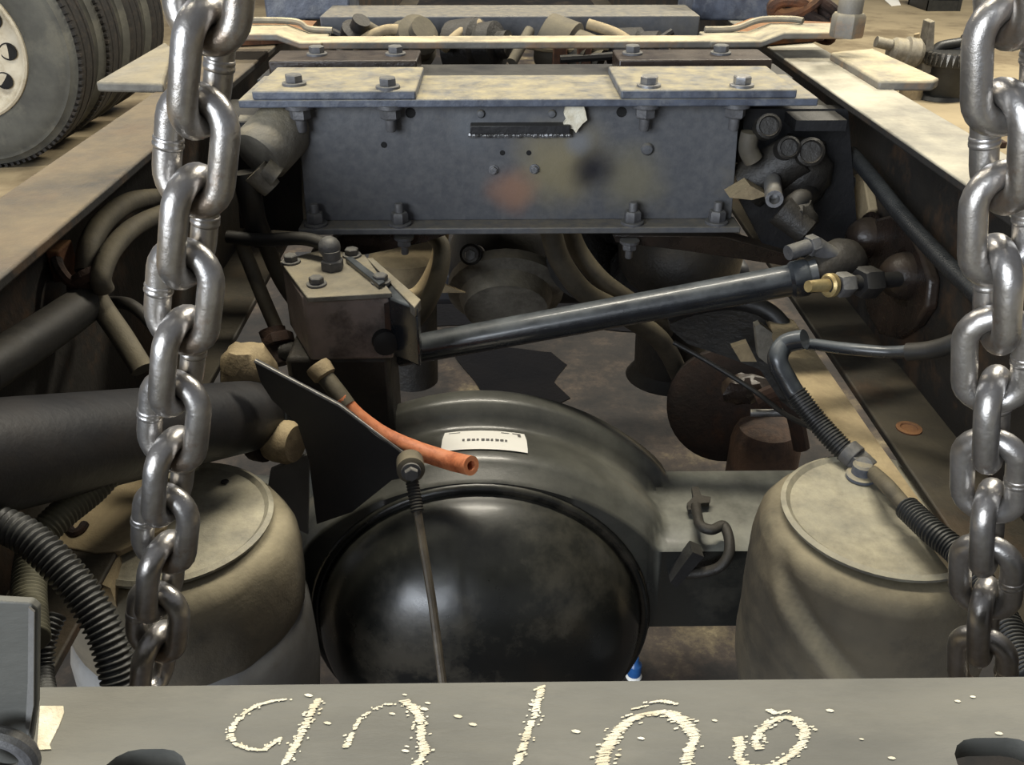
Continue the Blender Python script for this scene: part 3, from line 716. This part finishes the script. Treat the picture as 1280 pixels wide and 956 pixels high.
# corrugated looms, lower left
hose('thick black corrugated loom crossing the lower left corner', [(-30,648,.47),(20,663,.465),(62,695,.455),(105,745,.44),(135,800,.425),(152,862,.41),(158,900,.40)], .0105, 'loom', name='cable_loom', corr=(.0040,.0011), n=18)
hose('dusty green-grey corrugated loom dropping from the dark tube', [(170,532,.61),(154,566,.60),(120,608,.572),(75,645,.54),(45,680,.515),(36,735,.475),(40,800,.43)], .0106, 'loomgrey', name='cable_loom', corr=(.0036,.0007), n=18)
hose('thin black corrugated loom hidden behind the corner bracket', [(70,770,.46),(58,800,.445),(54,840,.43),(60,880,.40)], .006, 'loom', name='cable_loom', corr=(.0034,.0008), n=12)

# ================================================================== valves beside the crossmember
va = thing('air_valve', 'greasy black air valve cluster right of the crossmember', 'valve', T(985,215,Y=1.06))
g = G(); g.cyl(T(935,232,Y=1.08), T(1000,190,Y=1.06), .030, .026, 20); obj('body', g, 'grime', va)
g = G(); g.sphere(T(1000,215,Y=1.08), .038, 20, (1,.9,1.1), .15); obj('casting', g, 'grime', va)
for px,py,r in ((960,158,.014),(985,185,.013),(1012,190,.016)):
    c = T(px,py,Y=1.03); g = G(); g.lathe([(r,-.02),(r,.006),(r*.8,.008),(r*.7,.004)], c, (-.1,-1,.35), 18); obj('port', g, 'grime', va)
g = G(); g.tube([T(938,165,Y=1.05),T(935,185,Y=1.05),T(942,200,Y=1.05)], .011, n=12); obj('elbow', g, 'hosegrey', va)
g = G(); g.prism([T(x,y,Y=1.02) for x,y in ((912,247),(938,232),(960,244),(940,250))], (0,.03,0)); obj('dusty_ledge', g, 'beige', va)
g = G(); c = T(968,249,Y=.985); g.tube([c+Vector((.01,.05,.005)), c+Vector((.004,.02,0)), c], .0098, n=18, hollow=.6); obj('open_port', g, 'steel', va, label='bright open pipe end')
g = G(); g.cyl(T(975,262,Y=1.0), T(1008,290,Y=.985), .018, .015, 18); g.sphere(T(1000,272,Y=1.0), .020, 14, jit=.4); obj('lower_casting', g, 'grime', va)
obj('carrier', G().prism([T(x,y,Y=1.09) for x,y in ((925,250),(930,136),(1060,136),(1072,290),(1040,325),(960,318))], (0,.02,0)), 'dark', va)
sv = thing('relay_valve', 'grey dusty cylinder valve left of the crossmember behind the chain', 'valve', T(335,200,Y=1.03))
g = G(); d0, d1 = T(322,196,Y=1.03), T(364,152,Y=1.08)
g.lathe([(.030,0),(.034,.006),(.034,.05),(.031,.055),(.031,.062),(.028,.065)], d0, d1-d0, 24); obj('body', g, 'greymetal', sv)
g = G(); g.tube([T(352,158,Y=1.055),T(364,165,Y=1.045),T(366,185,Y=1.04)], .006, n=10); obj('band', g, 'beige', sv)
g = G(); g.cyl(T(330,210,Y=1.02), T(346,222,Y=1.02), .014); g.cyl(T(318,214,Y=1.02), T(340,236,Y=1.02), .017, .012); obj('port', g, 'greymetal', sv)
g = G(); g.cyl(T(302,155,Y=1.06), T(328,153,Y=1.06), .010, .008, 14); obj('nipple', g, 'greymetal', sv)
obj('carrier', G().prism([T(x,y,Y=1.10) for x,y in ((290,140),(372,140),(380,290),(300,285))], (0,.02,0)), 'dark', sv)
hose('dark hose falling from the relay valve behind the left chain', [(305,215,1.02),(312,245,1.02),(318,275,1.03),(328,300,1.04)], .014, 'rubber')

# ================================================================== further forward below the frame
fa = thing('front_axle', 'dusty dark axle housing lying further forward below the crossmember', 'axle', (0, 1.85, .3))
c = T(630,330,Y=1.75); g = G(); g.sphere(c, .155, 32, (.75,.7,.85)); obj('housing', g, 'dark', fa)
g = G(); g.lathe([(.10,0),(.112,.01),(.112,.03),(.09,.04),(.08,.07)], T(632,350,Y=1.66), (0,-1,-.6), 28); obj('pinion_cover', g, 'greymetal', fa)
obj('axle_tube', G().bx(-.5, .5, 1.80, 1.92, c.z-.12, c.z-.03), 'navy', fa, bevel=.02)
g = G(); g.lathe([(.085,0),(.085,.03),(.06,.03),(.06,.0)], T(738,318,Y=1.62), (0,-1,.3), 28); obj('yoke_ring', g, 'grime', fa)
inst('bolt', BOLT, fa, T(588,318,Y=1.58), (0,-1,.3), 1.4)
g = G(); g.cyl(T(588,318,Y=1.585), T(600,320,Y=1.72), .02); obj('pinion_boss', g, 'grime', fa)
fs = thing('front_air_spring', 'dark air spring seen below the right end of the crossmember', 'air spring', T(845,345,Y=1.5))
g = G(); c = T(852,298,Y=1.5); g.lathe([(.08,-.03),(.10,-.01),(.108,.02),(.105,.05),(.09,.075),(.06,.085)], c, (0,0,-1), 40); obj('bellows', g, 'grime', fs)
obj('piston', G().lathe([(.07,.07),(.065,.25),(.08,.27)], c, (0,0,-1), 32), 'grime', fs)
f2 = thing('front_air_spring', 'beige dusty air spring seen below the left end of the crossmember', 'air spring', T(510,345,Y=1.5))
c = T(508,318,Y=1.5); obj('bellows', G().lathe([(.05,-.01),(.065,.0),(.07,.02),(.065,.05),(.05,.06)], c, (0,0,-1), 32), 'beige', f2)
obj('piston', G().lathe([(.05,.05),(.045,.25)], c, (0,0,-1), 24), 'grime', f2)
g = G(); g.prism([T(540,350,Y=1.47),T(582,366,Y=1.47),T(538,366,Y=1.47)], (0,.006,0)); tag(obj('pointed_tab', g, 'beige'), 'small pale pointed tab beside the looped grey hose', 'plate')

# hanger on the right rail and brake gear
hb = thing('spring_hanger', 'grey curved hanger bracket below right frame rail behind torque rod', 'bracket', T(920,440,Y=1.12))
pts = [(836,395),(870,384),(910,378),(950,384),(976,402),(985,430),(1000,470),(1080,575),(1050,560),(975,500),(950,462),(905,445),(860,430),(838,412)]
obj('plate', G().prism([T(x,y,Y=1.12-(x-836)/250*.09) for x,y in pts], (0,.02,0)), 'grime', hb)
g = G(); g.tube([T(836,394,Y=1.11),T(870,383,Y=1.10),T(915,377,Y=1.085),T(955,386,Y=1.065),T(980,410,Y=1.05),T(990,445,Y=1.04)], .011, n=12); obj('rolled_edge', g, 'dark', hb)
g = G(); g.prism([T(x,y,Y=1.03) for x,y in ((915,434),(934,428),(946,452),(926,452))], (0,.01,0)); obj('dusty_pad', g, 'beige', hb)
g = G(); g.prism([T(x,y,Y=1.02) for x,y in ((944,408),(950,405),(978,425),(985,455),(968,462),(948,446))], (0,.012,0)); obj('side_rib', g, 'greymetal', hb)
# light diagonal brace toward the right spring
g = G(); g.prism([T(x,y,Z=.69) for x,y in ((955,385),(992,400),(1085,535),(1160,640),(1300,830),(1285,830),(1148,650),(1035,535),(975,440))], (0,0,-.008))
tag(obj('diagonal_plate', g, 'beige'), 'pale dusty plate edge running diagonally beside the right air line', 'plate')
bk = thing('brake_drum', 'rusty dark brake drum with slack adjuster behind the axle arm', 'brake', T(910,520,Y=1.35))
c = T(905,508,Y=1.33); g = G(); g.lathe([(.092,.05),(.096,.03),(.096,.0),(.088,-.004),(.07,-.008),(.03,-.012),(0,-.012)], c, (0.2,1,-.35), 40); obj('disc', g, 'rustdark', bk)
g = G(); g.lathe([(.0,-.012),(.03,-.010),(.048,-.002),(.055,.012),(.058,.03),(.06,.16)], T(960,535,Y=1.28), (0,0,-1), 32); obj('brake_can', g, mat('brake_can_rust', (96,72,54), (66,50,40), rough=.85, scale=20, c3=(50,40,34), s3=10, a3=.7, bump=.5), bk)
g = G(); g.cyl(T(938,516,Y=1.2), T(985,516,Y=1.19), .006); obj('pushrod', g, 'steel', bk)
g = G(); g.tube([T(945,500,Y=1.2),T(975,490,Y=1.2),T(992,515,Y=1.19),T(1002,560,Y=1.18)], .013, n=10); obj('lever', g, 'rustdark', bk)
g = G(); g.sphere(T(930,485,Y=1.24), .030, 14, (1.2,.7,.8), .5); obj('caliper_boss', g, 'brown', bk)

# beyond the cross bar: second cross channel, rust, hoses
dk = thing('far_channel', 'blue-grey channel crossing the frame at the top of the picture', 'channel', (0, 1.62, .92))
qa, qb = T(400,20,Z=.985).x, T(876,20,Z=.985).x
obj('flange', G().bx(qa, qb, 1.56, 1.68, .972, .985), 'web', dk, bevel=.002)
obj('lip', G().bx(qa, qb, 1.552, 1.562, .945, .985), 'web', dk, bevel=.002)
fx = thing('transmission_case', 'dim dusty gear case and pipes between the far rails', 'gear case', (0, 1.6, .6))
obj('case', G().bx(-.30, .30, 1.50, 1.75, .69, .86), 'grime', fx, bevel=.03)
for px,py,r,dx,dz in ((600,60,.045,1,.2),(515,55,.040,.3,.4),(715,62,.040,1,-.3),(440,58,.030,.5,1),(800,60,.03,1,.1)):
    c = T(px,py,Y=1.47); g = G(); g.lathe([(r*.7,-.05),(r,-.045),(r,.0),(r*.8,.004),(r*.8,.03),(r*.45,.034),(r*.45,.05)], c, (dx,-.5,dz), 20)
    obj('boss', g, 'hosegrey' if px in (715,515) else 'grime', fx)
for pts in ([(415,40,1.46),(470,60,1.45),(540,50,1.46)],[(610,40,1.47),(680,60,1.44),(760,58,1.45)],[(840,40,1.46),(790,66,1.44),(700,74,1.43)]):
    g = G(); g.tube([T(x,y,Y=q_) for x,y,q_ in pts], .006, n=8); obj('pipe', g, 'rubber' if pts[0][0] != 610 else 'beige', fx)
hs = [([(440,60,1.44),(470,42,1.45),(500,38,1.45),(560,58,1.44)],'pale thin hose behind the cross bar on the left'),
      ([(455,30,1.48),(480,45,1.46),(505,62,1.42)],'short slanting hose under the left end of far channel'),
      ([(555,60,1.42),(575,42,1.45),(600,30,1.48)],'thin bright hose rising behind the middle of cross bar'),
      ([(640,78,1.40),(650,60,1.42),(662,38,1.45)],'dark hose leaning behind the middle of cross bar'),
      ([(735,30,1.48),(770,42,1.46),(800,62,1.42)],'pale hose under the right end of far channel')]
for k,(pts,l) in enumerate(hs): hose(l, pts, .008, 'beige' if k in (0,2,4) else 'hosegrey', n=10)
for px in (700, 730, 845):
    q = T(px, 55, Y=1.44)
    tag(obj('upright_post', G().box((q.x, 1.44, .88), (.022,.018,.16)), 'rust' if px < 800 else 'beige', bevel=.002),
        {700:'narrow rusty upright behind the cross bar, left of a pair', 730:'narrow rusty upright behind the cross bar, right of a pair', 845:'beige upright behind cross bar near its right end'}[px], 'post', None)
rs = tag(obj('rusty_plate', G().prism([T(x,y,Z=ZR+.012) for x,y in ((893,40),(940,22),(1042,28),(1030,42),(900,52))], (0,0,-.01)), 'rust'), 'orange rusty plate on right rail behind the joggled bar end', 'plate')
tag(obj('rusty_plate', G().prism([T(x,y,Z=ZR+.012) for x,y in ((236,45),(330,24),(396,26),(380,44),(300,48))], (0,0,-.01)), 'rust'), 'orange rusty plate on left rail behind the joggled bar end', 'plate')
tag(obj('far_block', G().bx(T(862,15,Y=1.68).x, T(975,15,Y=1.68).x, 1.66, 1.80, ZR, 1.05), 'bluesteel', bevel=.004), 'blue-grey block standing at right end of the far channel', 'block')
tag(obj('far_block', G().bx(T(335,15,Y=1.70).x, T(440,15,Y=1.70).x, 1.68, 1.80, ZR, 1.03), 'bluesteel', bevel=.004), 'mottled block standing at left end of the far channel', 'block')
ch = thing('rusty_coil', 'heap of thick rusty chain links on the right rail by the stud', 'chain', T(1010,25,Z=ZR+.02))
for px,py,r in ((990,14,.026),(1003,30,.024),(1017,14,.027),(1032,32,.024),(1022,38,.020),(1000,2,.026),(1035,10,.02)):
    g = G(); c = T(px,py,Y=1.62); g.tube([c+Vector((math.cos(a)*r*1.2, math.sin(a)*r*.6, math.sin(a+px)*r*.8)) for a in [2*PI*k/8 for k in range(8)]], r*.45, n=10, closed=True, sub=4); obj('link', g, 'rustdark' if px % 2 else 'rust', ch)
st = thing('tall_stud', 'stubby grey stud with nut standing on the right joggled bar end', 'stud', T(1057,46,Z=ZR+.03))
c = T(1057,46,Z=zb+.021); obj('nut', G().lathe([(.021,0),(.022,.003),(.022,.026),(.019,.030)], c, (0,0,1), 6), 'dustbar', st)
obj('shank', G().lathe([(.016,.028),(.016,.046),(.014,.050),(0,.050)], c, (0,0,1), 24), 'dustbar', st)

# ================================================================== front beam with painted figures
ZBm = 0.92; Yf = T(640,853,Z=ZBm).y
def slot(cx, cy, w_, h_):
    r = h_/2; P = []
    for sx, a0 in ((1,-PI/2),(-1,PI/2)):
        for k in range(9): P.append((cx+sx*(w_/2-r)+r*math.cos(a0+PI*k/8), cy+r*math.sin(a0+PI*k/8)))
    return P
bmh = thing('rear_beam', 'grey steel end beam with hand painted white figures and oval slots', 'beam', (0, .18, .80))
g = G(); X0, X1 = -.355, .352
def loop(P): 
    v = [g.b.verts.new((x,y,ZBm)) for x,y in P]; return [g.b.edges.new((v[i], v[(i+1)%len(v)])) for i in range(len(v))]
E = loop([(X0,.10),(X1,.10),(X1,Yf-.0004),(X0,Yf+.0006)])
for (xa, xb, py) in ((138,242,936),(1180,1296,922)):
    p = T((xa+xb)/2, py, Z=ZBm); w_ = T(xb,py,Z=ZBm).x-T(xa,py,Z=ZBm).x
    E += loop(slot(p.x, p.y-.011, w_, .022))
bmesh.ops.triangle_fill(g.b, use_beauty=True, edges=E)
ex = bmesh.ops.extrude_face_region(g.b, geom=g.b.faces[:])
for v in [v for v in ex['geom'] if isinstance(v, bmesh.types.BMVert)]: v.co.z -= .010
obj('top_plate', g, 'beam', bmh, ang=30)
obj('web', G().bx(X0, X1, .105, .113, .80, ZBm-.010), 'beam', bmh)
obj('lower_flange', G().bx(X0, X1, .105, Yf-.01, .79, .80), 'beam', bmh)
rnd = random.Random(3)
def stroke(pts, wpx, dens=1.0, jit=2.0):
    """dry brush stroke: many thin horizontal streaks of paint, a fraction of a millimetre thick"""
    g = G(); wpx *= 1.12
    for i in range(len(pts)-1):
        d = math.dist(pts[i], pts[i+1]); k = max(3, int(d*1.7))
        for j in range(k):
            if rnd.random() > dens and rnd.random() > .12: continue
            t = j/k; x = pts[i][0]+(pts[i+1][0]-pts[i][0])*t; y = pts[i][1]+(pts[i+1][1]-pts[i][1])*t
            ed = abs(rnd.gauss(0,.26)); wl = wpx*(.48-ed*.6)*rnd.uniform(.8,1.25); wr = wpx*(.48-ed*.4)*rnd.uniform(.8,1.3)
            if rnd.random() < .28: x += wpx*rnd.uniform(-.9,.9); wl *= .35; wr *= .35
            hh = rnd.uniform(.6,1.3); sl = (wl+wr)*rnd.uniform(.02,.16)
            zz = ZBm + .0003 + rnd.random()*.0003
            q_ = [T(x-wl,y,Z=zz), T(x-wl*.6,y-hh,Z=zz), T(x+wr*.7,y-hh-sl,Z=zz), T(x+wr,y-sl,Z=zz), T(x+wr*.6,y+hh-sl,Z=zz), T(x-wl*.7,y+hh,Z=zz)]
            if max(p.y for p in q_) < Yf-.0006: g._f([g.b.verts.new(p) for p in q_])
    return g
STK = [([(362,874),(340,876),(320,882),(303,893),(290,908),(288,920),(294,930),(310,936)], 9, .55),
       ([(310,936),(328,938),(345,927),(350,922)], 9, .8),
       ([(397,874),(388,892),(380,910),(368,934),(354,956)], 11, .75),
       ([(432,934),(437,924),(440,916)], 9, .8), ([(441,914),(450,898),(464,888),(480,880),(490,880)], 7, .35),
       ([(505,876),(516,884),(524,896),(526,912),(526,924)], 13, .85), ([(526,924),(532,940),(524,952),(518,960)], 13, .5),
       ([(677,858),(672,878),(668,895)], 10, .8), ([(668,895),(660,912),(655,930),(645,956)], 11, .7),
       ([(748,965),(757,938),(768,918),(782,904),(800,894),(820,890),(838,892),(854,902),(866,916)], 19, .95),
       ([(866,914),(868,924),(862,936),(858,950),(856,965)], 15, .85), ([(812,878),(826,876),(846,880)], 8, .6), ([(792,886),(808,882)], 7, .6),
       ([(948,936),(944,926),(950,914),(962,903),(980,896),(996,900),(1006,912),(1004,926),(992,942),(976,952),(960,960)], 14, .95),
       ([(960,887),(970,892),(984,888)], 9, .8), ([(922,922),(926,934),(922,946),(930,958)], 13, .85), ([(930,956),(950,958),(964,956)], 9, .8)]
for pts, wp, dn in STK: obj('paint_stroke', stroke(pts, wp, dn), 'paint', bmh)
g = G(); g.prism([T(x,y,Z=ZBm+.0005) for x,y in ((50,882),(79,882),(80,890),(74,906),(62,930),(64,936),(46,937))], (0,0,-.0004)); obj('paint_patch', g, 'paint', bmh)
for k in range(26):
    x, y = rnd.uniform(380,1270), rnd.uniform(858,950)
    g = G(); s_ = rnd.uniform(1.5,4.5); g._f([g.b.verts.new(T(x+s_*math.cos(a)*1.4, y+s_*.5*math.sin(a)+.2*s_*math.cos(a), Z=ZBm+.0004)) for a in (0,1.1,2.2,3.3,4.6,5.4)]); obj('paint_fleck', g, 'paint', bmh)

# corner bracket standing on the beam
bt = thing('corner_bracket', 'grey upright bracket plate standing on the left end of beam', 'bracket', T(20,956,Y=.212))
obj('plate', G().prism([T(x,y,Y=.214) for x,y in ((-120,745),(38,754),(47,762),(46,880),(40,925),(28,975),(-120,985))], (0,.003,0)), 'beam', bt, bevel=.0006)
g = G(); g.prism([T(x,y,Y=.2135) for x,y in ((37,757),(44,763),(43,880),(36,920),(33,905),(36,850))], (0,-.0008,0)); obj('edge_strip', g, 'piston', bt, label='pale narrow edge strip')  # narrow strip of paler material along the right edge of the plate
g = G(); cc = T(4,938,Y=.208); g.tube([cc+Vector((math.cos(a)*.0095, -.002, math.sin(a)*.0095)) for a in [2*PI*k/14 for k in range(14)]], .0034, n=10, closed=True, sub=3); obj('ring', g, 'boltgrey', bt)

# ================================================================== hanging chains
d = .0117
def link_mesh():
    g = G(); rc, hs_ = 1.06*d, 0.87*d; P = []
    for sg, a0 in ((1,0),(-1,PI)):
        for k in range(13):
            a = a0+PI*k/12; P.append(Vector((rc*math.cos(a), 0, sg*hs_ + rc*math.sin(a))))
        P.append(Vector((-sg*rc, 0, 0)))
    g.tube(P, d/2, n=18, closed=True, smooth=False)
    # flash weld on one side of the link
    g.lathe([(d*.5,-d*.2),(d*.545,-d*.12),(d*.545,-d*.02),(d*.51,.03*d),(d*.54,.1*d),(d*.53,.18*d),(d*.49,.24*d)], (rc,0,0), (0,0,1), 18)
    b = g.b; bmesh.ops.recalc_face_normals(b, faces=b.faces)
    for f in b.faces: f.smooth = True
    me = bpy.data.meshes.new('chain_link'); b.to_mesh(me); b.free(); me.materials.append(M['chain']); return me
LINK = link_mesh()
def chain(label, top_, bot_, n0, n1, pitch, ang0, twist, phase):
    t = thing('hanging_chain', label, 'chain', bot_, 'lifting chains')
    ax = (top_-bot_).normalized(); u = (Vector((1,0,0)) - ax*ax.x).normalized(); v = ax.cross(u)
    for i in range(n0, n1):
        p = top_ - ax*pitch*(i+phase); a = ang0 + twist(i) + (PI/2 if i % 2 else 0)
        x = u*math.cos(a)+v*math.sin(a); y = ax.cross(x)
        o = bpy.data.objects.new('link', LINK); COL.objects.link(o); o.parent = t
        Rm = Matrix((x, y, ax)).transposed()
        o.location = p - OFF[t.name]; o.rotation_euler = Rm.to_euler()
    return t
PIT = .0335
chain('heavy steel lifting chain hanging at left in front of the frame', T(260,0,D=.345), T(190,860,D=.53), -1, 11, PIT, math.radians(74), lambda i: 0, .765)
chain('heavy steel lifting chain hanging at right in front of the frame', T(1262,0,D=.345), T(1226,860,D=.53), -1, 11, PIT, math.radians(9), lambda i: -PI/4*min(1,max(0,(i-2)/3)), .71)

# ================================================================== shop floor things
def tyre(i, y, label):
    t = thing('truck_tyre', label, 'tyre', (-2.31, y, 0), 'row of tyres standing at the left')
    X, Z, R = -2.31, .51, .51
    prof = [(.29,.03),(.30,.012),(.34,.004),(.40,0),(.445,.004),(.452,.010),(.470,.012),(.476,.022),(.495,.035)]
    g = G(); g.lathe(prof, (X,y,Z), (0,1,0), 72, caps=False); obj('sidewall', g, 'tyre', t, ang=50)
    g = G(); back = [(r,.25-w_) for r,w_ in prof[::-1]]
    g.lathe([(.495,.035),(.506,.05),(.508,.08),(.500,.084),(.500,.09),(.508,.094),(.508,.155),(.500,.16),(.500,.166),(.508,.17),(.506,.20),(.495,.215)]+back[1:], (X,y,Z), (0,1,0), 96, caps=False); obj('carcass', g, 'tread', t, ang=30)
    g = G()
    for k in range(110):
        a = 2*PI*k/110; c = Vector((X+math.cos(a)*.503, y+.047, Z+math.sin(a)*.503))
        g.box(c, (.014,.03,.014), Matrix.Rotation(-a,3,'Y'))
    if i < 2: o = obj('tread_blocks', g, 'tread', t); o['kind'] = 'stuff'
    else: g.b.free()
    if i == 0:
        g = G(); g.lathe([(.30,.03),(.296,.006),(.288,0),(.280,.006),(.276,.03),(.262,.045),(.25,.05),(.14,.03),(.12,.032),(.11,.06),(0,.06)], (X,y,Z), (0,1,0), 64, caps=False)
        wd = obj('wheel_disc', g, 'hub', t, ang=40)
        for k in range(10):
            a = math.radians(-4+36*k); r = .207
            g = G(); c = Vector((X+math.cos(a)*r, y+.041, Z+math.sin(a)*r))
            g.lathe([(.036,.002),(.036,-.004),(.031,-.004),(.030,.001)], c, (0,1,0), 24)
            obj('hand_hole', g, 'bore', wd)
    return t
for i, y in enumerate((4.06, 4.38, 4.70, 5.02)):
    tyre(i, y, ['front truck tyre with pale steel wheel standing at left', 'second truck tyre standing right behind the pale wheel', 'third truck tyre in the row standing at left', 'rearmost truck tyre in the row standing at left'][i])

dc = thing('differential_carrier', 'black differential carrier with toothed ring gear on the shop floor', 'differential', T(1180,122,Z=0))
YD = T(1180,122,Z=0).y
def U(px, py, y=None): return T(px, py, Y=YD if y is None else y)
g = G(); g.lathe([(.10,0),(.112,.02),(.115,.20),(.125,.26)], U(1178,124), (0,0,1), 28); obj('case', g, 'plasticblack', dc)
g = G(); g.lathe([(.13,0),(.135,.03),(.12,.05)], U(1172,128), (0,0,1), 28); obj('base_flange', g, 'plasticblack', dc)
c = U(1190,68); g = G(); g.lathe([(.09,-.06),(.155,-.05),(.17,0),(.165,.02),(.11,.03),(0,.03)], c, (0,0,1), 48); obj('ring_gear', g, 'plasticblack', dc)
g = G()
for k in range(36):
    a = 2*PI*k/36; g.prism([c+Vector((math.cos(a+s_)*r_, math.sin(a+s_)*r_, z_)) for s_,r_,z_ in ((-.055,.168,.02),(.055,.168,.02),(0,.178,-.045))], (-math.cos(a)*.02,-math.sin(a)*.02,.006))
o = obj('gear_teeth', g, 'gear', dc)
g = G(); g.tube([U(1165,68),U(1175,58),U(1195,54),U(1206,52)], .028, n=12); g.sphere(U(1207,48), .03, 12); obj('bearing_cap', g, 'plasticblack', dc)
g = G(); g.prism([U(1150,95,YD-.02),U(1163,28,YD-.02),U(1169,26,YD-.02),U(1166,90,YD-.02)], (0,.10,0)); obj('carrier_flange', g, 'greymetal', dc, bevel=.003)
g = G(); g.lathe([(.06,0),(.085,.03),(.085,.09),(.07,.10),(.07,.16),(.055,.18)], U(1150,68), (-1,0,.15), 24); obj('pinion_housing', g, 'greymetal', dc)
g = G(); g.cyl(U(1120,58), U(1095,52), .03); obj('pinion_shaft', g, 'greymetal', dc)
g = G(); g.cyl(U(1147,62), U(1146,42), .016); g.cyl(U(1140,88), U(1138,130), .055, .07, 20); obj('support', g, 'beige', dc)

cr = thing('plastic_crate', 'black slatted plastic crate on the floor in the far right', 'crate', T(1160,12,Z=0))
p0 = T(1130,4,Z=0); p1 = T(1200,14,Z=0); yb = p1.y
for k in range(3):
    obj('front_slat', G().bx(p0.x, p1.x, yb, yb+.02, .02+.09*k, .09+.09*k), 'plasticblack', cr)
    obj('side_slat', G().bx(p0.x, p0.x+.02, yb, yb+.45, .02+.09*k, .09+.09*k), 'plasticblack', cr)
    obj('side_slat', G().bx(p1.x-.02, p1.x, yb, yb+.45, .02+.09*k, .09+.09*k), 'plasticblack', cr)
    obj('back_slat', G().bx(p0.x, p1.x, yb+.43, yb+.45, .02+.09*k, .09+.09*k), 'plasticblack', cr)
obj('bottom', G().bx(p0.x, p1.x, yb, yb+.45, 0, .02), 'plasticblack', cr)
g = G()
for x in (p0.x, p1.x-.03):
    for y in (yb-.004, yb+.424): g.bx(x, x+.03, y, y+.03, 0, .29)
obj('corner_posts', g, 'plasticblack', cr)
tag(obj('paper_scrap', G().prism([T(x,y,Z=.006) for x,y in ((1106,0),(1122,-2),(1126,6),(1114,7))], (0,0,-.005)), 'label'), 'scrap of white paper on floor left of black crate', 'paper')

ls = thing('leg_stand', 'small dark metal stand leg on a foot behind the right chain', 'stand', T(1228,182,Z=0))
g = G(); g.tube([T(1236,118,Y=T(1228,182,Z=0).y), T(1224,140,Y=T(1228,182,Z=0).y), T(1219,158,Y=T(1228,182,Z=0).y), T(1220,172,Y=T(1228,182,Z=0).y)], .018, n=10); obj('leg', g, 'plasticblack', ls)
q = T(1226,182,Z=0); obj('foot', G().bx(q.x-.05, q.x+.10, q.y-.05, q.y+.08, 0, .03), 'rustdark', ls, bevel=.005)
bp = thing('blue_bottle', 'tiny blue plastic bottle with white base on floor by the axle', 'bottle', T(792,846,Z=0))
q = T(792,846,Z=0); obj('body', G().lathe([(.011,.006),(.012,.012),(.012,.030),(.007,.036),(.006,.046),(.004,.047)], q, (0,0,1), 18), 'blue', bp)
obj('base', G().lathe([(.013,0),(.014,.003),(.012,.008)], q, (0,0,1), 18), 'label', bp)
